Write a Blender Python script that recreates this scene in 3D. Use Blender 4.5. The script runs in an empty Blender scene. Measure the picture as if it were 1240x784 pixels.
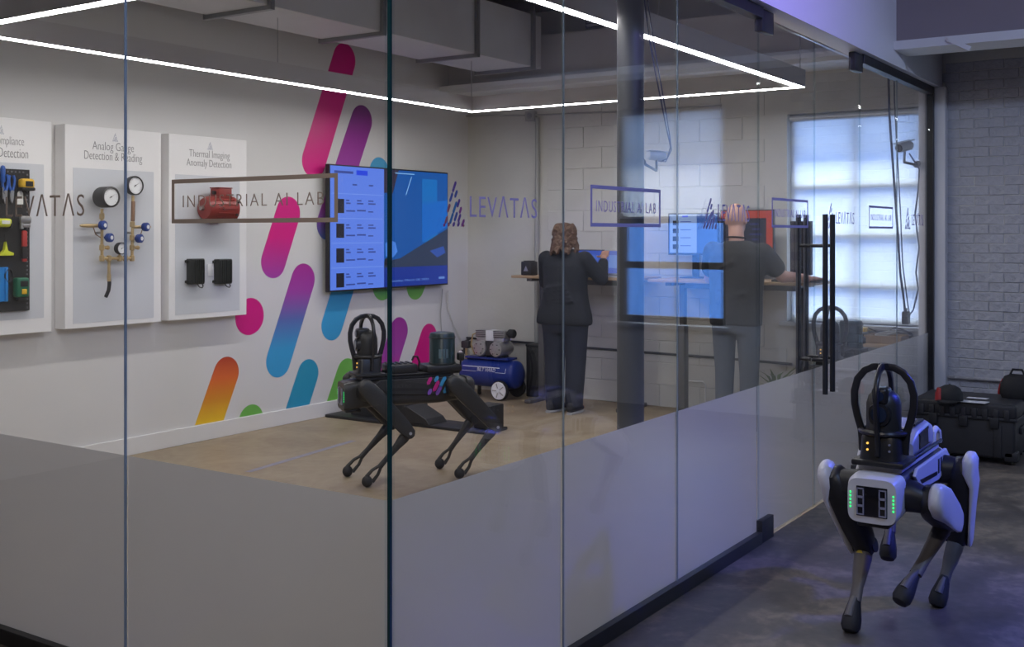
import bpy, bmesh, math, random
from mathutils import Vector, Matrix, Euler
random.seed(7)
PI = math.pi
scn = bpy.context.scene
C = scn.collection

# ------------------------------------------------------------------ camera
H = 1.58; FPX = 1340.0; H0 = 283.0; YAW = math.radians(33.55)
SA, CA = math.sin(YAW), math.cos(YAW)
cam_d = bpy.data.cameras.new('camera'); cam = bpy.data.objects.new('camera', cam_d); C.objects.link(cam)
cam.location = (0, 0, H); cam.rotation_euler = (PI/2, 0, YAW - PI/2)
cam_d.sensor_width = 36.0; cam_d.lens = FPX/1240*36.0; cam_d.shift_y = (H0-392.0)/1240.0
cam_d.clip_start = 0.05; cam_d.clip_end = 200
scn.camera = cam
scn.view_settings.view_transform = 'Standard'; scn.view_settings.look = 'None'
scn.view_settings.gamma = 1.0; scn.view_settings.use_curve_mapping = False
scn.view_settings.exposure = 0.0

# ------------------------------------------------------------------ daylight (sky outside the windows)
world = bpy.data.worlds.new('sky'); scn.world = world; world.use_nodes = True
bg = world.node_tree.nodes['Background']
bg.inputs[0].default_value = (0.80, 0.90, 1.0, 1); bg.inputs[1].default_value = 7.0
LED_STRENGTH = 46.0

def light(name, kind, loc, energy, col, rot=(0, 0, 0), **kw):
    d = bpy.data.lights.new(name, kind); d.energy = energy; d.color = col
    for k, v in kw.items(): setattr(d, k, v)
    o = bpy.data.objects.new(name, d); C.objects.link(o); o.location = loc; o.rotation_euler = rot
    return o
def aim(a, b):
    return (Vector(b)-Vector(a)).to_track_quat('-Z', 'Y').to_euler()
# unseen hall spots: purple, blue, then three added fills (housings built further down)
SPOTS = [((4.4, 0.1, 3.25), (5.5, 2.05, 3.25), 230, (0.34, 0.27, 1.0), 1.25),
         ((6.3, -0.9, 2.7), (4.95, 0.9, 0.55), 420, (0.06, 0.09, 1.0), 0.80),
         ((0.2, 0.8, 3.25), (2.5, 3.5, 0.4), 190, (1.0, 0.91, 0.84), 2.1),
         ((3.0, -0.6, 3.25), (4.6, 2.0, 0.4), 155, (0.38, 0.54, 1.0), 1.9),
         ((5.4, -1.4, 3.25), (8.2, 1.6, 0.9), 175, (0.55, 0.68, 1.0), 1.9)]
for i, (a, b, e, c, sz) in enumerate(SPOTS):
    light('unseen_hall_spot', 'SPOT', a, e, c, aim(a, b), spot_size=sz, spot_blend=1.0, shadow_soft_size=0.05)

# ------------------------------------------------------------------ pixel -> plane (image taken as 1240x784)
def _ray(x, y):
    r = (x-620.0)/FPX; v = (H0-y)/FPX
    return Vector((CA + r*SA, SA - r*CA, v))
def UX(x, y, X): d = _ray(x, y); t = X/d.x; return Vector((X, d.y*t, H + d.z*t))
def UY(x, y, Y): d = _ray(x, y); t = Y/d.y; return Vector((d.x*t, Y, H + d.z*t))
def UZ(x, y, Z=0.0): d = _ray(x, y); t = (Z-H)/d.z; return Vector((d.x*t, d.y*t, Z))
def UD(x, y, dep): d = _ray(x, y); return Vector((d.x*dep, d.y*dep, H + d.z*dep))

# ------------------------------------------------------------------ materials
MATS = {}
def mat(name, col, rough=0.6, metal=0.0, var=0.12, scale=8.0, bump=0.0, bscale=40.0, spec=0.5, emit=None, es=0.0, detail=4.0, coat=0.0):
    if name in MATS: return MATS[name]
    m = bpy.data.materials.new(name); m.use_nodes = True; nt = m.node_tree; N = nt.nodes; L = nt.links
    b = N['Principled BSDF']
    tc = N.new('ShaderNodeTexCoord'); no = N.new('ShaderNodeTexNoise')
    no.inputs['Scale'].default_value = scale; no.inputs['Detail'].default_value = detail
    L.new(tc.outputs['Object'], no.inputs['Vector'])
    mx = N.new('ShaderNodeMix'); mx.data_type = 'RGBA'
    mx.inputs[6].default_value = (*[c*(1-var) for c in col], 1); mx.inputs[7].default_value = (*[min(1, c*(1+var)) for c in col], 1)
    L.new(no.outputs['Fac'], mx.inputs[0]); L.new(mx.outputs[2], b.inputs['Base Color'])
    b.inputs['Roughness'].default_value = rough; b.inputs['Metallic'].default_value = metal
    b.inputs['Specular IOR Level'].default_value = spec
    if coat: b.inputs['Coat Weight'].default_value = coat
    if bump:
        n2 = N.new('ShaderNodeTexNoise'); n2.inputs['Scale'].default_value = bscale; n2.inputs['Detail'].default_value = 6
        L.new(tc.outputs['Object'], n2.inputs['Vector'])
        bp = N.new('ShaderNodeBump'); bp.inputs['Strength'].default_value = bump; bp.inputs['Distance'].default_value = 0.02
        L.new(n2.outputs['Fac'], bp.inputs['Height']); L.new(bp.outputs['Normal'], b.inputs['Normal'])
    if emit:
        b.inputs['Emission Color'].default_value = (*emit, 1); b.inputs['Emission Strength'].default_value = es
    MATS[name] = m
    return m
def srgb(r, g, b):
    f = lambda c: (c/255/12.92) if c/255 <= 0.04045 else ((c/255+0.055)/1.055)**2.4
    return (f(r), f(g), f(b))
def emat(name, col, s=1.0):
    if name in MATS: return MATS[name]
    m = bpy.data.materials.new(name); m.use_nodes = True; nt = m.node_tree
    b = nt.nodes['Principled BSDF']; b.inputs['Base Color'].default_value = (0.01, 0.01, 0.01, 1); b.inputs['Roughness'].default_value = 0.25
    b.inputs['Emission Color'].default_value = (*col, 1); b.inputs['Emission Strength'].default_value = s
    MATS[name] = m; return m
def ramp_mat(name, stops, z0, z1, rough=0.35):
    """printed vinyl: colour blends along the height of the wall between z0 and z1"""
    m = bpy.data.materials.new(name); m.use_nodes = True; N = m.node_tree.nodes; L = m.node_tree.links
    b = N['Principled BSDF']; b.inputs['Roughness'].default_value = rough
    tc = N.new('ShaderNodeTexCoord'); sx = N.new('ShaderNodeSeparateXYZ'); mr = N.new('ShaderNodeMapRange'); cr = N.new('ShaderNodeValToRGB')
    L.new(tc.outputs['Object'], sx.inputs[0]); L.new(sx.outputs['Z'], mr.inputs['Value'])
    mr.inputs['From Min'].default_value = z0; mr.inputs['From Max'].default_value = z1
    L.new(mr.outputs['Result'], cr.inputs['Fac'])
    e = cr.color_ramp.elements
    while len(e) > 1: e.remove(e[-1])
    for i, (p, c) in enumerate(stops):
        q = e[0] if i == 0 else e.new(p)
        q.position = p; q.color = (*c, 1)
    L.new(cr.outputs['Color'], b.inputs['Base Color'])
    return m
def glass_mat(name, tint=(0.86, 0.93, 0.95)):
    m = bpy.data.materials.new(name); m.use_nodes = True; N = m.node_tree.nodes; L = m.node_tree.links
    for n in list(N): N.remove(n)
    out = N.new('ShaderNodeOutputMaterial'); tr = N.new('ShaderNodeBsdfTransparent'); gl = N.new('ShaderNodeBsdfGlossy')
    tr.inputs[0].default_value = (*tint, 1); gl.inputs['Roughness'].default_value = 0.0; gl.inputs[0].default_value = (1, 1, 1, 1)
    lw = N.new('ShaderNodeLayerWeight'); lw.inputs[0].default_value = 0.5
    pw = N.new('ShaderNodeMath'); pw.operation = 'POWER'; pw.inputs[1].default_value = 5.0
    ma = N.new('ShaderNodeMath'); ma.operation = 'MULTIPLY_ADD'; ma.inputs[1].default_value = 0.96; ma.inputs[2].default_value = 0.04
    mx = N.new('ShaderNodeMixShader')
    L.new(lw.outputs['Facing'], pw.inputs[0]); L.new(pw.outputs[0], ma.inputs[0]); L.new(ma.outputs[0], mx.inputs[0])
    L.new(tr.outputs[0], mx.inputs[1]); L.new(gl.outputs[0], mx.inputs[2]); L.new(mx.outputs[0], out.inputs[0])
    MATS[name] = m; return m
def film_mat(name, col, trans):
    m = bpy.data.materials.new(name); m.use_nodes = True; N = m.node_tree.nodes; L = m.node_tree.links
    for n in list(N): N.remove(n)
    out = N.new('ShaderNodeOutputMaterial'); di = N.new('ShaderNodeBsdfDiffuse'); tl = N.new('ShaderNodeBsdfTranslucent'); mx = N.new('ShaderNodeMixShader')
    tc = N.new('ShaderNodeTexCoord'); no = N.new('ShaderNodeTexNoise'); no.inputs['Scale'].default_value = 2.0
    cm = N.new('ShaderNodeMix'); cm.data_type = 'RGBA'; cm.inputs[6].default_value = (*[c*0.97 for c in col], 1); cm.inputs[7].default_value = (*col, 1)
    L.new(tc.outputs['Object'], no.inputs['Vector']); L.new(no.outputs['Fac'], cm.inputs[0])
    L.new(cm.outputs[2], di.inputs[0]); L.new(cm.outputs[2], tl.inputs[0])
    mx.inputs[0].default_value = trans
    L.new(di.outputs[0], mx.inputs[1]); L.new(tl.outputs[0], mx.inputs[2]); L.new(mx.outputs[0], out.inputs[0])
    MATS[name] = m; return m

# ------------------------------------------------------------------ mesh builder
class MB:
    def __init__(s): s.v = []; s.f = []; s.sm = []
    def add(s, vs, fs, smooth=False):
        k = len(s.v); s.v += [tuple(p) for p in vs]
        for f in fs: s.f.append([i+k for i in f]); s.sm.append(smooth)
        return s
    def box(s, c, d, rot=None):
        c = Vector(c); M = rot.to_matrix() if isinstance(rot, Euler) else (rot if rot else Matrix.Identity(3))
        vs = [c + M @ Vector((x*d[0]/2, y*d[1]/2, z*d[2]/2)) for z in (-1, 1) for y in (-1, 1) for x in (-1, 1)]
        return s.add(vs, [(0, 2, 3, 1), (4, 5, 7, 6), (0, 1, 5, 4), (2, 6, 7, 3), (0, 4, 6, 2), (1, 3, 7, 5)])
    def b2(s, a, b):
        a, b = Vector(a), Vector(b)
        return s.box((a+b)/2, [abs(b[i]-a[i]) for i in range(3)])
    def rbox(s, c, d, r=0.01, seg=2, rot=None, smooth=True):
        bm = bmesh.new(); bmesh.ops.create_cube(bm, size=1.0)
        for v in bm.verts: v.co = Vector((v.co.x*d[0], v.co.y*d[1], v.co.z*d[2]))
        r = min(r, min(d)*0.49)
        bmesh.ops.bevel(bm, geom=bm.edges[:], offset=r, segments=seg, affect='EDGES', profile=0.5)
        M = rot.to_matrix() if isinstance(rot, Euler) else (rot if rot else Matrix.Identity(3))
        bm.verts.index_update(); c = Vector(c)
        s.add([c + M @ v.co for v in bm.verts], [[v.index for v in f.verts] for f in bm.faces], smooth)
        bm.free(); return s
    def cyl(s, p0, p1, r0, r1=None, n=16, caps=True):
        r1 = r0 if r1 is None else r1
        p0, p1 = Vector(p0), Vector(p1); ax = (p1-p0).normalized()
        u = ax.orthogonal().normalized(); w = ax.cross(u)
        vs = []
        for p, r in ((p0, r0), (p1, r1)):
            vs += [p + (u*math.cos(2*PI*i/n) + w*math.sin(2*PI*i/n))*r for i in range(n)]
        s.add(vs, [(i, (i+1) % n, n+(i+1) % n, n+i) for i in range(n)], True)
        if caps: s.add(vs, [list(range(n))[::-1], list(range(n, 2*n))])
        return s
    def lathe(s, base, axis, prof, n=20, caps=True):
        base = Vector(base); ax = Vector(axis).normalized(); u = ax.orthogonal().normalized(); w = ax.cross(u)
        vs = []
        for r, h in prof:
            vs += [base + ax*h + (u*math.cos(2*PI*i/n) + w*math.sin(2*PI*i/n))*max(r, 1e-4) for i in range(n)]
        fs = []
        for k in range(len(prof)-1):
            fs += [(k*n+i, k*n+(i+1) % n, (k+1)*n+(i+1) % n, (k+1)*n+i) for i in range(n)]
        s.add(vs, fs, True)
        if caps:
            m = (len(prof)-1)*n; s.add(vs, [list(range(n))[::-1], list(range(m, m+n))])
        return s
    def tube(s, pts, r, n=8, closed=False):
        pts = [Vector(p) for p in pts]; R = r if isinstance(r, (list, tuple)) else [r]*len(pts)
        m = len(pts); vs = []; pu = None
        for i, p in enumerate(pts):
            a = pts[(i-1) % m] if (closed or i > 0) else p; b = pts[(i+1) % m] if (closed or i < m-1) else p
            t = (b-a).normalized()
            if pu is None: u = t.orthogonal().normalized()
            else: u = (pu - t*pu.dot(t)).normalized()
            pu = u; w = t.cross(u)
            vs += [p + (u*math.cos(2*PI*j/n) + w*math.sin(2*PI*j/n))*R[i] for j in range(n)]
        fs = []
        for i in range(m if closed else m-1):
            k = (i+1) % m
            fs += [(i*n+j, i*n+(j+1) % n, k*n+(j+1) % n, k*n+j) for j in range(n)]
        s.add(vs, fs, True)
        if not closed: s.add(vs, [list(range(n))[::-1], list(range((m-1)*n, m*n))])
        return s
    def ell(s, c, rad, rot=None, nu=16, nv=10):
        c = Vector(c); M = rot.to_matrix() if isinstance(rot, Euler) else (rot if rot else Matrix.Identity(3))
        vs = [c + M @ Vector((0, 0, rad[2]))]
        for j in range(1, nv):
            th = PI*j/nv
            vs += [c + M @ Vector((rad[0]*math.sin(th)*math.cos(2*PI*i/nu), rad[1]*math.sin(th)*math.sin(2*PI*i/nu), rad[2]*math.cos(th))) for i in range(nu)]
        vs.append(c + M @ Vector((0, 0, -rad[2])))
        fs = [(0, 1+i, 1+(i+1) % nu) for i in range(nu)]
        for j in range(nv-2):
            fs += [(1+j*nu+i, 1+(j+1)*nu+i, 1+(j+1)*nu+(i+1) % nu, 1+j*nu+(i+1) % nu) for i in range(nu)]
        e = len(vs)-1; k = 1+(nv-2)*nu
        fs += [(e, k+(i+1) % nu, k+i) for i in range(nu)]
        return s.add(vs, fs, True)
    def cap(s, p0, p1, r0, r1, n=12):          # tapered capsule
        p0, p1 = Vector(p0), Vector(p1); L_ = (p1-p0).length; ax = (p1-p0)
        pr = [(r0*math.sin(PI/2*i/4), -r0*math.cos(PI/2*i/4)) for i in range(5)] + [(r1*math.cos(PI/2*i/4), L_+r1*math.sin(PI/2*i/4)) for i in range(5)]
        return s.lathe(p0, ax, pr, n)
    def loft(s, secs, n=20, ex=3.0):
        """secs: (centre, u, v, hu, hv); rounded-rectangle sections"""
        vs = []
        for c, u, v, hu, hv in secs:
            c, u, v = Vector(c), Vector(u), Vector(v)
            for i in range(n):
                a = 2*PI*(i+0.5)/n; ca, sa = math.cos(a), math.sin(a)
                vs.append(c + u*(hu*math.copysign(abs(ca)**(2/ex), ca)) + v*(hv*math.copysign(abs(sa)**(2/ex), sa)))
        fs = []; m = len(secs)
        for k in range(m-1):
            fs += [(k*n+i, k*n+(i+1) % n, (k+1)*n+(i+1) % n, (k+1)*n+i) for i in range(n)]
        s.add(vs, fs, True); s.add(vs, [list(range(n))[::-1], list(range((m-1)*n, m*n))], True)
        return s
    def prism(s, poly, vec):
        poly = [Vector(p) for p in poly]; vec = Vector(vec); n = len(poly)
        vs = poly + [p+vec for p in poly]
        return s.add(vs, [list(range(n))[::-1], list(range(n, 2*n))] + [(i, (i+1) % n, n+(i+1) % n, n+i) for i in range(n)])
    def build(s, name, material, parent=None, bevel=0.0, fix=True):
        me = bpy.data.meshes.new(name); me.from_pydata(s.v, [], s.f)
        me.polygons.foreach_set('use_smooth', s.sm)
        if fix:
            bm = bmesh.new(); bm.from_mesh(me); bmesh.ops.remove_doubles(bm, verts=bm.verts[:], dist=1e-5)
            bmesh.ops.recalc_face_normals(bm, faces=bm.faces[:])
            for e in bm.edges:
                if len(e.link_faces) == 2 and e.calc_face_angle(0) > 0.7: e.smooth = False
            bm.to_mesh(me); bm.free()
        me.materials.append(MATS[material] if isinstance(material, str) else material)
        o = bpy.data.objects.new(name, me); C.objects.link(o)
        if parent: o.parent = parent
        if bevel:
            b = o.modifiers.new('b', 'BEVEL'); b.width = bevel; b.segments = 2; b.limit_method = 'ANGLE'
        return o
def thing(name, label, cat, loc=(0, 0, 0), rotz=0.0, group=None):
    o = bpy.data.objects.new(name, None); C.objects.link(o); o.location = loc; o.rotation_euler = (0, 0, rotz)
    o.empty_display_size = 0.1
    return tag(o, label, cat, group)
def tag(o, label, cat, group=None):
    o['label'] = label; o['category'] = cat
    if group: o['group'] = group
    return o
def struct(o, label=None):
    o['kind'] = 'structure'
    if label: o['label'] = label
    return o
def sroot(name, loc=(0, 0, 0), label=None):
    o = bpy.data.objects.new(name, None); C.objects.link(o); o.location = loc; o.empty_display_size = 0.1
    return struct(o, label)
def copy_tree(o, parent=None):
    c = o.copy(); C.objects.link(c); c.parent = parent
    for ch in list(o.children): copy_tree(ch, c)
    return c
def text(name, body, size, origin, xdir, updir, material, parent=None, align='CENTER', sx=1.0, space=1.0, thick=0.0008, offset=0.0):
    """flat lettering standing at origin, reading along xdir"""
    cu = bpy.data.curves.new(name, 'FONT'); cu.body = body; cu.size = size; cu.align_x = align; cu.align_y = 'CENTER'
    cu.extrude = thick; cu.space_character = space; cu.resolution_u = 3; cu.offset = offset
    t = bpy.data.objects.new(name, cu); C.objects.link(t)
    bpy.context.view_layer.update()
    me = bpy.data.meshes.new_from_object(t.evaluated_get(bpy.context.evaluated_depsgraph_get()))
    bpy.data.objects.remove(t); bpy.data.curves.remove(cu)
    x = Vector(xdir).normalized(); u = Vector(updir).normalized(); z = x.cross(u)
    M = Matrix((x*sx, u, z)).transposed().to_4x4(); M.translation = Vector(origin)
    me.transform(M); me.name = name
    me.materials.clear(); me.materials.append(MATS[material] if isinstance(material, str) else material)
    o = bpy.data.objects.new(name, me); C.objects.link(o)
    if parent: o.parent = parent
    return o
def fused(name, mb, material, parent=None, voxel=0.012, smooth=6):
    """one continuous surface grown around the limbs in mb"""
    me = bpy.data.meshes.new(name); me.from_pydata(mb.v, [], mb.f)
    bm = bmesh.new(); bm.from_mesh(me); bmesh.ops.remove_doubles(bm, verts=bm.verts[:], dist=1e-5); bmesh.ops.recalc_face_normals(bm, faces=bm.faces[:]); bm.to_mesh(me); bm.free()
    t = bpy.data.objects.new(name, me); C.objects.link(t)
    r = t.modifiers.new('r', 'REMESH'); r.mode = 'VOXEL'; r.voxel_size = voxel
    q = t.modifiers.new('s', 'SMOOTH'); q.iterations = smooth; q.factor = 0.5
    bpy.context.view_layer.update()
    m2 = bpy.data.meshes.new_from_object(t.evaluated_get(bpy.context.evaluated_depsgraph_get()))
    bpy.data.objects.remove(t)
    m2.name = name; m2.polygons.foreach_set('use_smooth', [True]*len(m2.polygons))
    m2.materials.clear(); m2.materials.append(MATS[material] if isinstance(material, str) else material)
    o = bpy.data.objects.new(name, m2); C.objects.link(o)
    if parent: o.parent = parent
    return o
# ------------------------------------------------------------------ dimensions of the place
YG = 2.072; XC = UY(472, 300, YG).x; YA = 6.634; XB = 9.187; ZF = 0.80; ZT = 2.674; ZC = 3.75
XEND = 9.05
def jx(x): return UY(x, 300, YG).x
JOINTS = [XC] + [jx(x) for x in (682, 820, 918, 986, 1041, 1086)] + [XEND]

# ------------------------------------------------------------------ base materials
mat('white_paint', (0.72, 0.71, 0.70), 0.6, var=0.03, scale=3, bump=0.02, bscale=60)
mat('hall_paint', (0.74, 0.73, 0.76), 0.6, var=0.03, scale=3, bump=0.02, bscale=60)
mat('concrete_paint', (0.62, 0.61, 0.57), 0.85, var=0.14, scale=2.2, bump=0.25, bscale=14)
mat('block_paint', (0.60, 0.59, 0.56), 0.85, var=0.12, scale=3.0, bump=0.25, bscale=18)
mat('brick_paint', (0.46, 0.46, 0.50), 0.7, var=0.10, scale=5.0, bump=1.0, bscale=22)
mat('mortar_paint', (0.50, 0.50, 0.54), 0.8, var=0.1, scale=9.0, bump=0.5, bscale=40)
mat('ceiling_concrete', (0.28, 0.27, 0.28), 0.9, var=0.2, scale=1.5, bump=0.3, bscale=10)
mat('dark_wall', (0.30, 0.30, 0.34), 0.8, var=0.2, scale=2)
mat('black_metal', (0.018, 0.018, 0.022), 0.4, 0.0, var=0.2, scale=20)
mat('black_plastic', (0.02, 0.02, 0.023), 0.5, var=0.2, scale=25, bump=0.02, bscale=120)
mat('soft_black', (0.012, 0.012, 0.014), 0.75, var=0.2, scale=30)
mat('grey_metal', (0.30, 0.31, 0.33), 0.4, 0.6, var=0.1, scale=12)
mat('duct_metal', (0.66, 0.66, 0.68), 0.5, 0.0, var=0.1, scale=4)
mat('beam_paint', (0.62, 0.60, 0.60), 0.6, var=0.06, scale=4)
mat('steel_column', (0.055, 0.058, 0.068), 0.5, 0.0, var=0.25, scale=6, bump=0.05, bscale=30)
mat('conduit_grey', (0.38, 0.38, 0.37), 0.6, var=0.1)
mat('trim_white', (0.78, 0.77, 0.76), 0.45, var=0.02)
mat('glass_edge', (0.010, 0.045, 0.06), 0.12, var=0.2, scale=10, spec=0.9); glass_mat('edge_clear', (0.84, 0.90, 0.92))
mat('seal_blue_lit', (0.26, 0.33, 0.55), 0.15, var=0.2, scale=14, spec=0.9)  # blue stage light caught by the joint, put into the seal colour
mat('seal_grey', (0.30, 0.32, 0.35), 0.2, var=0.2, scale=14, spec=0.9)
mat('sash_dark', (0.03, 0.032, 0.04), 0.4, var=0.1)
mat('sill_metal', (0.62, 0.65, 0.70), 0.35, 0.5, var=0.08)
glass_mat('clear_glass', (0.962, 0.975, 0.98)); glass_mat('window_glass', (0.97, 0.985, 1.0))
film_mat('frost_film', (0.61, 0.595, 0.60), 0.42)
film_mat('shade_fabric', (0.86, 0.86, 0.87), 0.74)
film_mat('sheer_fabric', (0.95, 0.93, 0.90), 0.88); film_mat('dimmer_sheet', (0.50, 0.60, 0.78), 0.75)
mat('vinyl_brown_lit', (0.36, 0.30, 0.27), 0.5, var=0.08)  # same vinyl as on the right glass, brown cast of the light in its colour
mat('vinyl_violet_lit', (0.34, 0.30, 0.60), 0.5, var=0.08)  # same vinyl again, blue-violet hall light put into its colour

def floor_mat(name, cols, sc, rough, spec=0.5):
    m = bpy.data.materials.new(name); m.use_nodes = True; N = m.node_tree.nodes; L = m.node_tree.links
    b = N['Principled BSDF']; b.inputs['Roughness'].default_value = rough; b.inputs['Specular IOR Level'].default_value = spec
    tc = N.new('ShaderNodeTexCoord')
    n1 = N.new('ShaderNodeTexNoise'); n1.inputs['Scale'].default_value = sc; n1.inputs['Detail'].default_value = 8; n1.inputs['Roughness'].default_value = 0.65; n1.inputs['Distortion'].default_value = 0.8
    n2 = N.new('ShaderNodeTexNoise'); n2.inputs['Scale'].default_value = sc*9; n2.inputs['Detail'].default_value = 6
    mixn = N.new('ShaderNodeMath'); mixn.operation = 'MULTIPLY_ADD'; mixn.inputs[1].default_value = 0.28; 
    L.new(tc.outputs['Object'], n1.inputs['Vector']); L.new(tc.outputs['Object'], n2.inputs['Vector'])
    sb = N.new('ShaderNodeMath'); sb.operation = 'SUBTRACT'; sb.inputs[1].default_value = 0.5
    L.new(n2.outputs['Fac'], sb.inputs[0]); L.new(sb.outputs[0], mixn.inputs[0]); L.new(n1.outputs['Fac'], mixn.inputs[2])
    cr = N.new('ShaderNodeValToRGB'); e = cr.color_ramp.elements
    e[0].position = 0.30; e[0].color = (*cols[0], 1); e[1].position = 0.72; e[1].color = (*cols[2], 1)
    q = e.new(0.5); q.color = (*cols[1], 1)
    L.new(mixn.outputs[0], cr.inputs['Fac']); L.new(cr.outputs['Color'], b.inputs['Base Color'])
    rr = N.new('ShaderNodeMapRange'); rr.inputs['To Min'].default_value = rough-0.12; rr.inputs['To Max'].default_value = rough+0.15
    L.new(n1.outputs['Fac'], rr.inputs['Value']); L.new(rr.outputs['Result'], b.inputs['Roughness'])
    bp = N.new('ShaderNodeBump'); bp.inputs['Strength'].default_value = 0.08; bp.inputs['Distance'].default_value = 0.01
    L.new(n2.outputs['Fac'], bp.inputs['Height']); L.new(bp.outputs['Normal'], b.inputs['Normal'])
    MATS[name] = m
floor_mat('lab_floor', [(0.24, 0.175, 0.11), (0.34, 0.268, 0.18), (0.43, 0.35, 0.25)], 1.6, 0.45)
floor_mat('hall_floor', [(0.050, 0.044, 0.042), (0.10, 0.086, 0.079), (0.26, 0.215, 0.175)], 2.3, 0.42)

# ------------------------------------------------------------------ shell
struct(MB().b2((XC, YG, -0.2), (XB+0.3, YA+0.2, 0)).build('floor', 'lab_floor'))
fh = MB(); fh.b2((-3, -5, -0.2), (XB+0.3, YG, 0)); fh.b2((-3, YG, -0.2), (XC, YA+0.2, 0))
struct(fh.build('floor_hall', 'hall_floor'))
struct(MB().b2((-3.2, -5.2, ZC), (XB+0.3, YA+0.2, ZC+0.2)).build('ceiling', 'ceiling_concrete'))
wall_left = struct(MB().b2((-3, YA, 0), (XB+0.3, YA+0.2, ZC)).build('wall_left', 'white_paint'))
struct(MB().b2((-3.2, -5, 0), (-3, YA+0.2, ZC)).build('wall_front', 'dark_wall'))
struct(MB().b2((-3, -5.2, 0), (XB+0.3, -5, ZC)).build('wall_right', 'dark_wall'))
struct(MB().b2((XC+0.02, YA-0.018, 0), (XB, YA, UY(175, 530, YA).z*0+0.125)).build('baseboard_left', 'trim_white', bevel=0.004))

# window openings in the concrete wall (X = XB)
W1 = dict(y0=UX(1116, 300, XB).y, y1=UX(953, 300, XB).y, z0=0.83, z1=2.60)
vy = lambda x: 2*YG - UX(x, 300, XB).y        # a window of the hall, seen mirrored in the glass wall
W2 = dict(y0=vy(743), y1=vy(877), z0=UX(812, 393, XB).z, z1=UX(812, 128, XB).z)
wb = MB()
cuts = sorted([(W2['y0'], W2['y1'], W2), (W1['y0'], W1['y1'], W1)])
yprev = -5
for a, b, w in cuts:
    wb.b2((XB, yprev, 0), (XB+0.25, a, ZC)); wb.b2((XB, a, 0), (XB+0.25, b, w['z0'])); wb.b2((XB, a, w['z1']), (XB+0.25, b, ZC)); yprev = b
wb.b2((XB, yprev, 0), (XB+0.25, YA, ZC))
wall_back = struct(wb.build('wall_back', 'concrete_paint'))
# painted concrete blocks of the wall behind the desks
rnd = random.Random(3)
def block_mesh(d, r, seed, name, material):
    bm = bmesh.new(); bmesh.ops.create_cube(bm, size=1.0)
    rr = random.Random(seed)
    for v in bm.verts: v.co = Vector((v.co.x*d[0], v.co.y*d[1] + rr.uniform(-.002, .002), v.co.z*d[2] + rr.uniform(-.002, .002)))
    bmesh.ops.bevel(bm, geom=[e for e in bm.edges if all(v.co.x < 0 for v in e.verts)], offset=r, segments=1, affect='EDGES')
    me = bpy.data.meshes.new(name); bm.to_mesh(me); bm.free(); me.materials.append(MATS[material]); return me
def lay(name, meshes, parent, y0, y1, z0, z1, ly, lz, jit, skip=()):
    rows = int((z1-z0)/lz); k = 0
    for r in range(rows):
        off = 0 if r % 2 == 0 else ly/2
        y = y0 - off
        while y < y1 - 0.02:
            cy, cz = y + ly/2, z0 + (r+0.5)*lz
            ok = cy-ly/2 > y0-0.01 and cy+ly/2 < y1+0.01
            for s in skip:
                if cy+ly/2 > s['y0']-0.03 and cy-ly/2 < s['y1']+0.03 and cz+lz/2 > s['z0']-0.05 and cz-lz/2 < s['z1']+0.03: ok = False
            if ok:
                o = bpy.data.objects.new(name, meshes[rnd.randrange(len(meshes))]); C.objects.link(o); o.parent = parent
                o.location = (XB - 0.0 + rnd.uniform(0, jit), cy, cz); o.rotation_euler = (rnd.uniform(-.006, .006), 0, rnd.uniform(-.01, .01))
            y += ly
bms = [block_mesh((0.02, 0.396, 0.196), 0.003, i, 'block', 'block_paint') for i in range(5)]
lay('block', bms, wall_back, W1['y1'], UX(655, 300, XB).y, 0.0, 2.96, 0.40, 0.20, 0.003, [W1])
brs = [block_mesh((0.022, 0.213, 0.072), 0.005, 20+i, 'brick', 'brick_paint') for i in range(8)]
lay('brick', brs, wall_back, 0.90, 2.14, 0.0, 2.97, 0.216, 0.075, 0.007)

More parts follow.
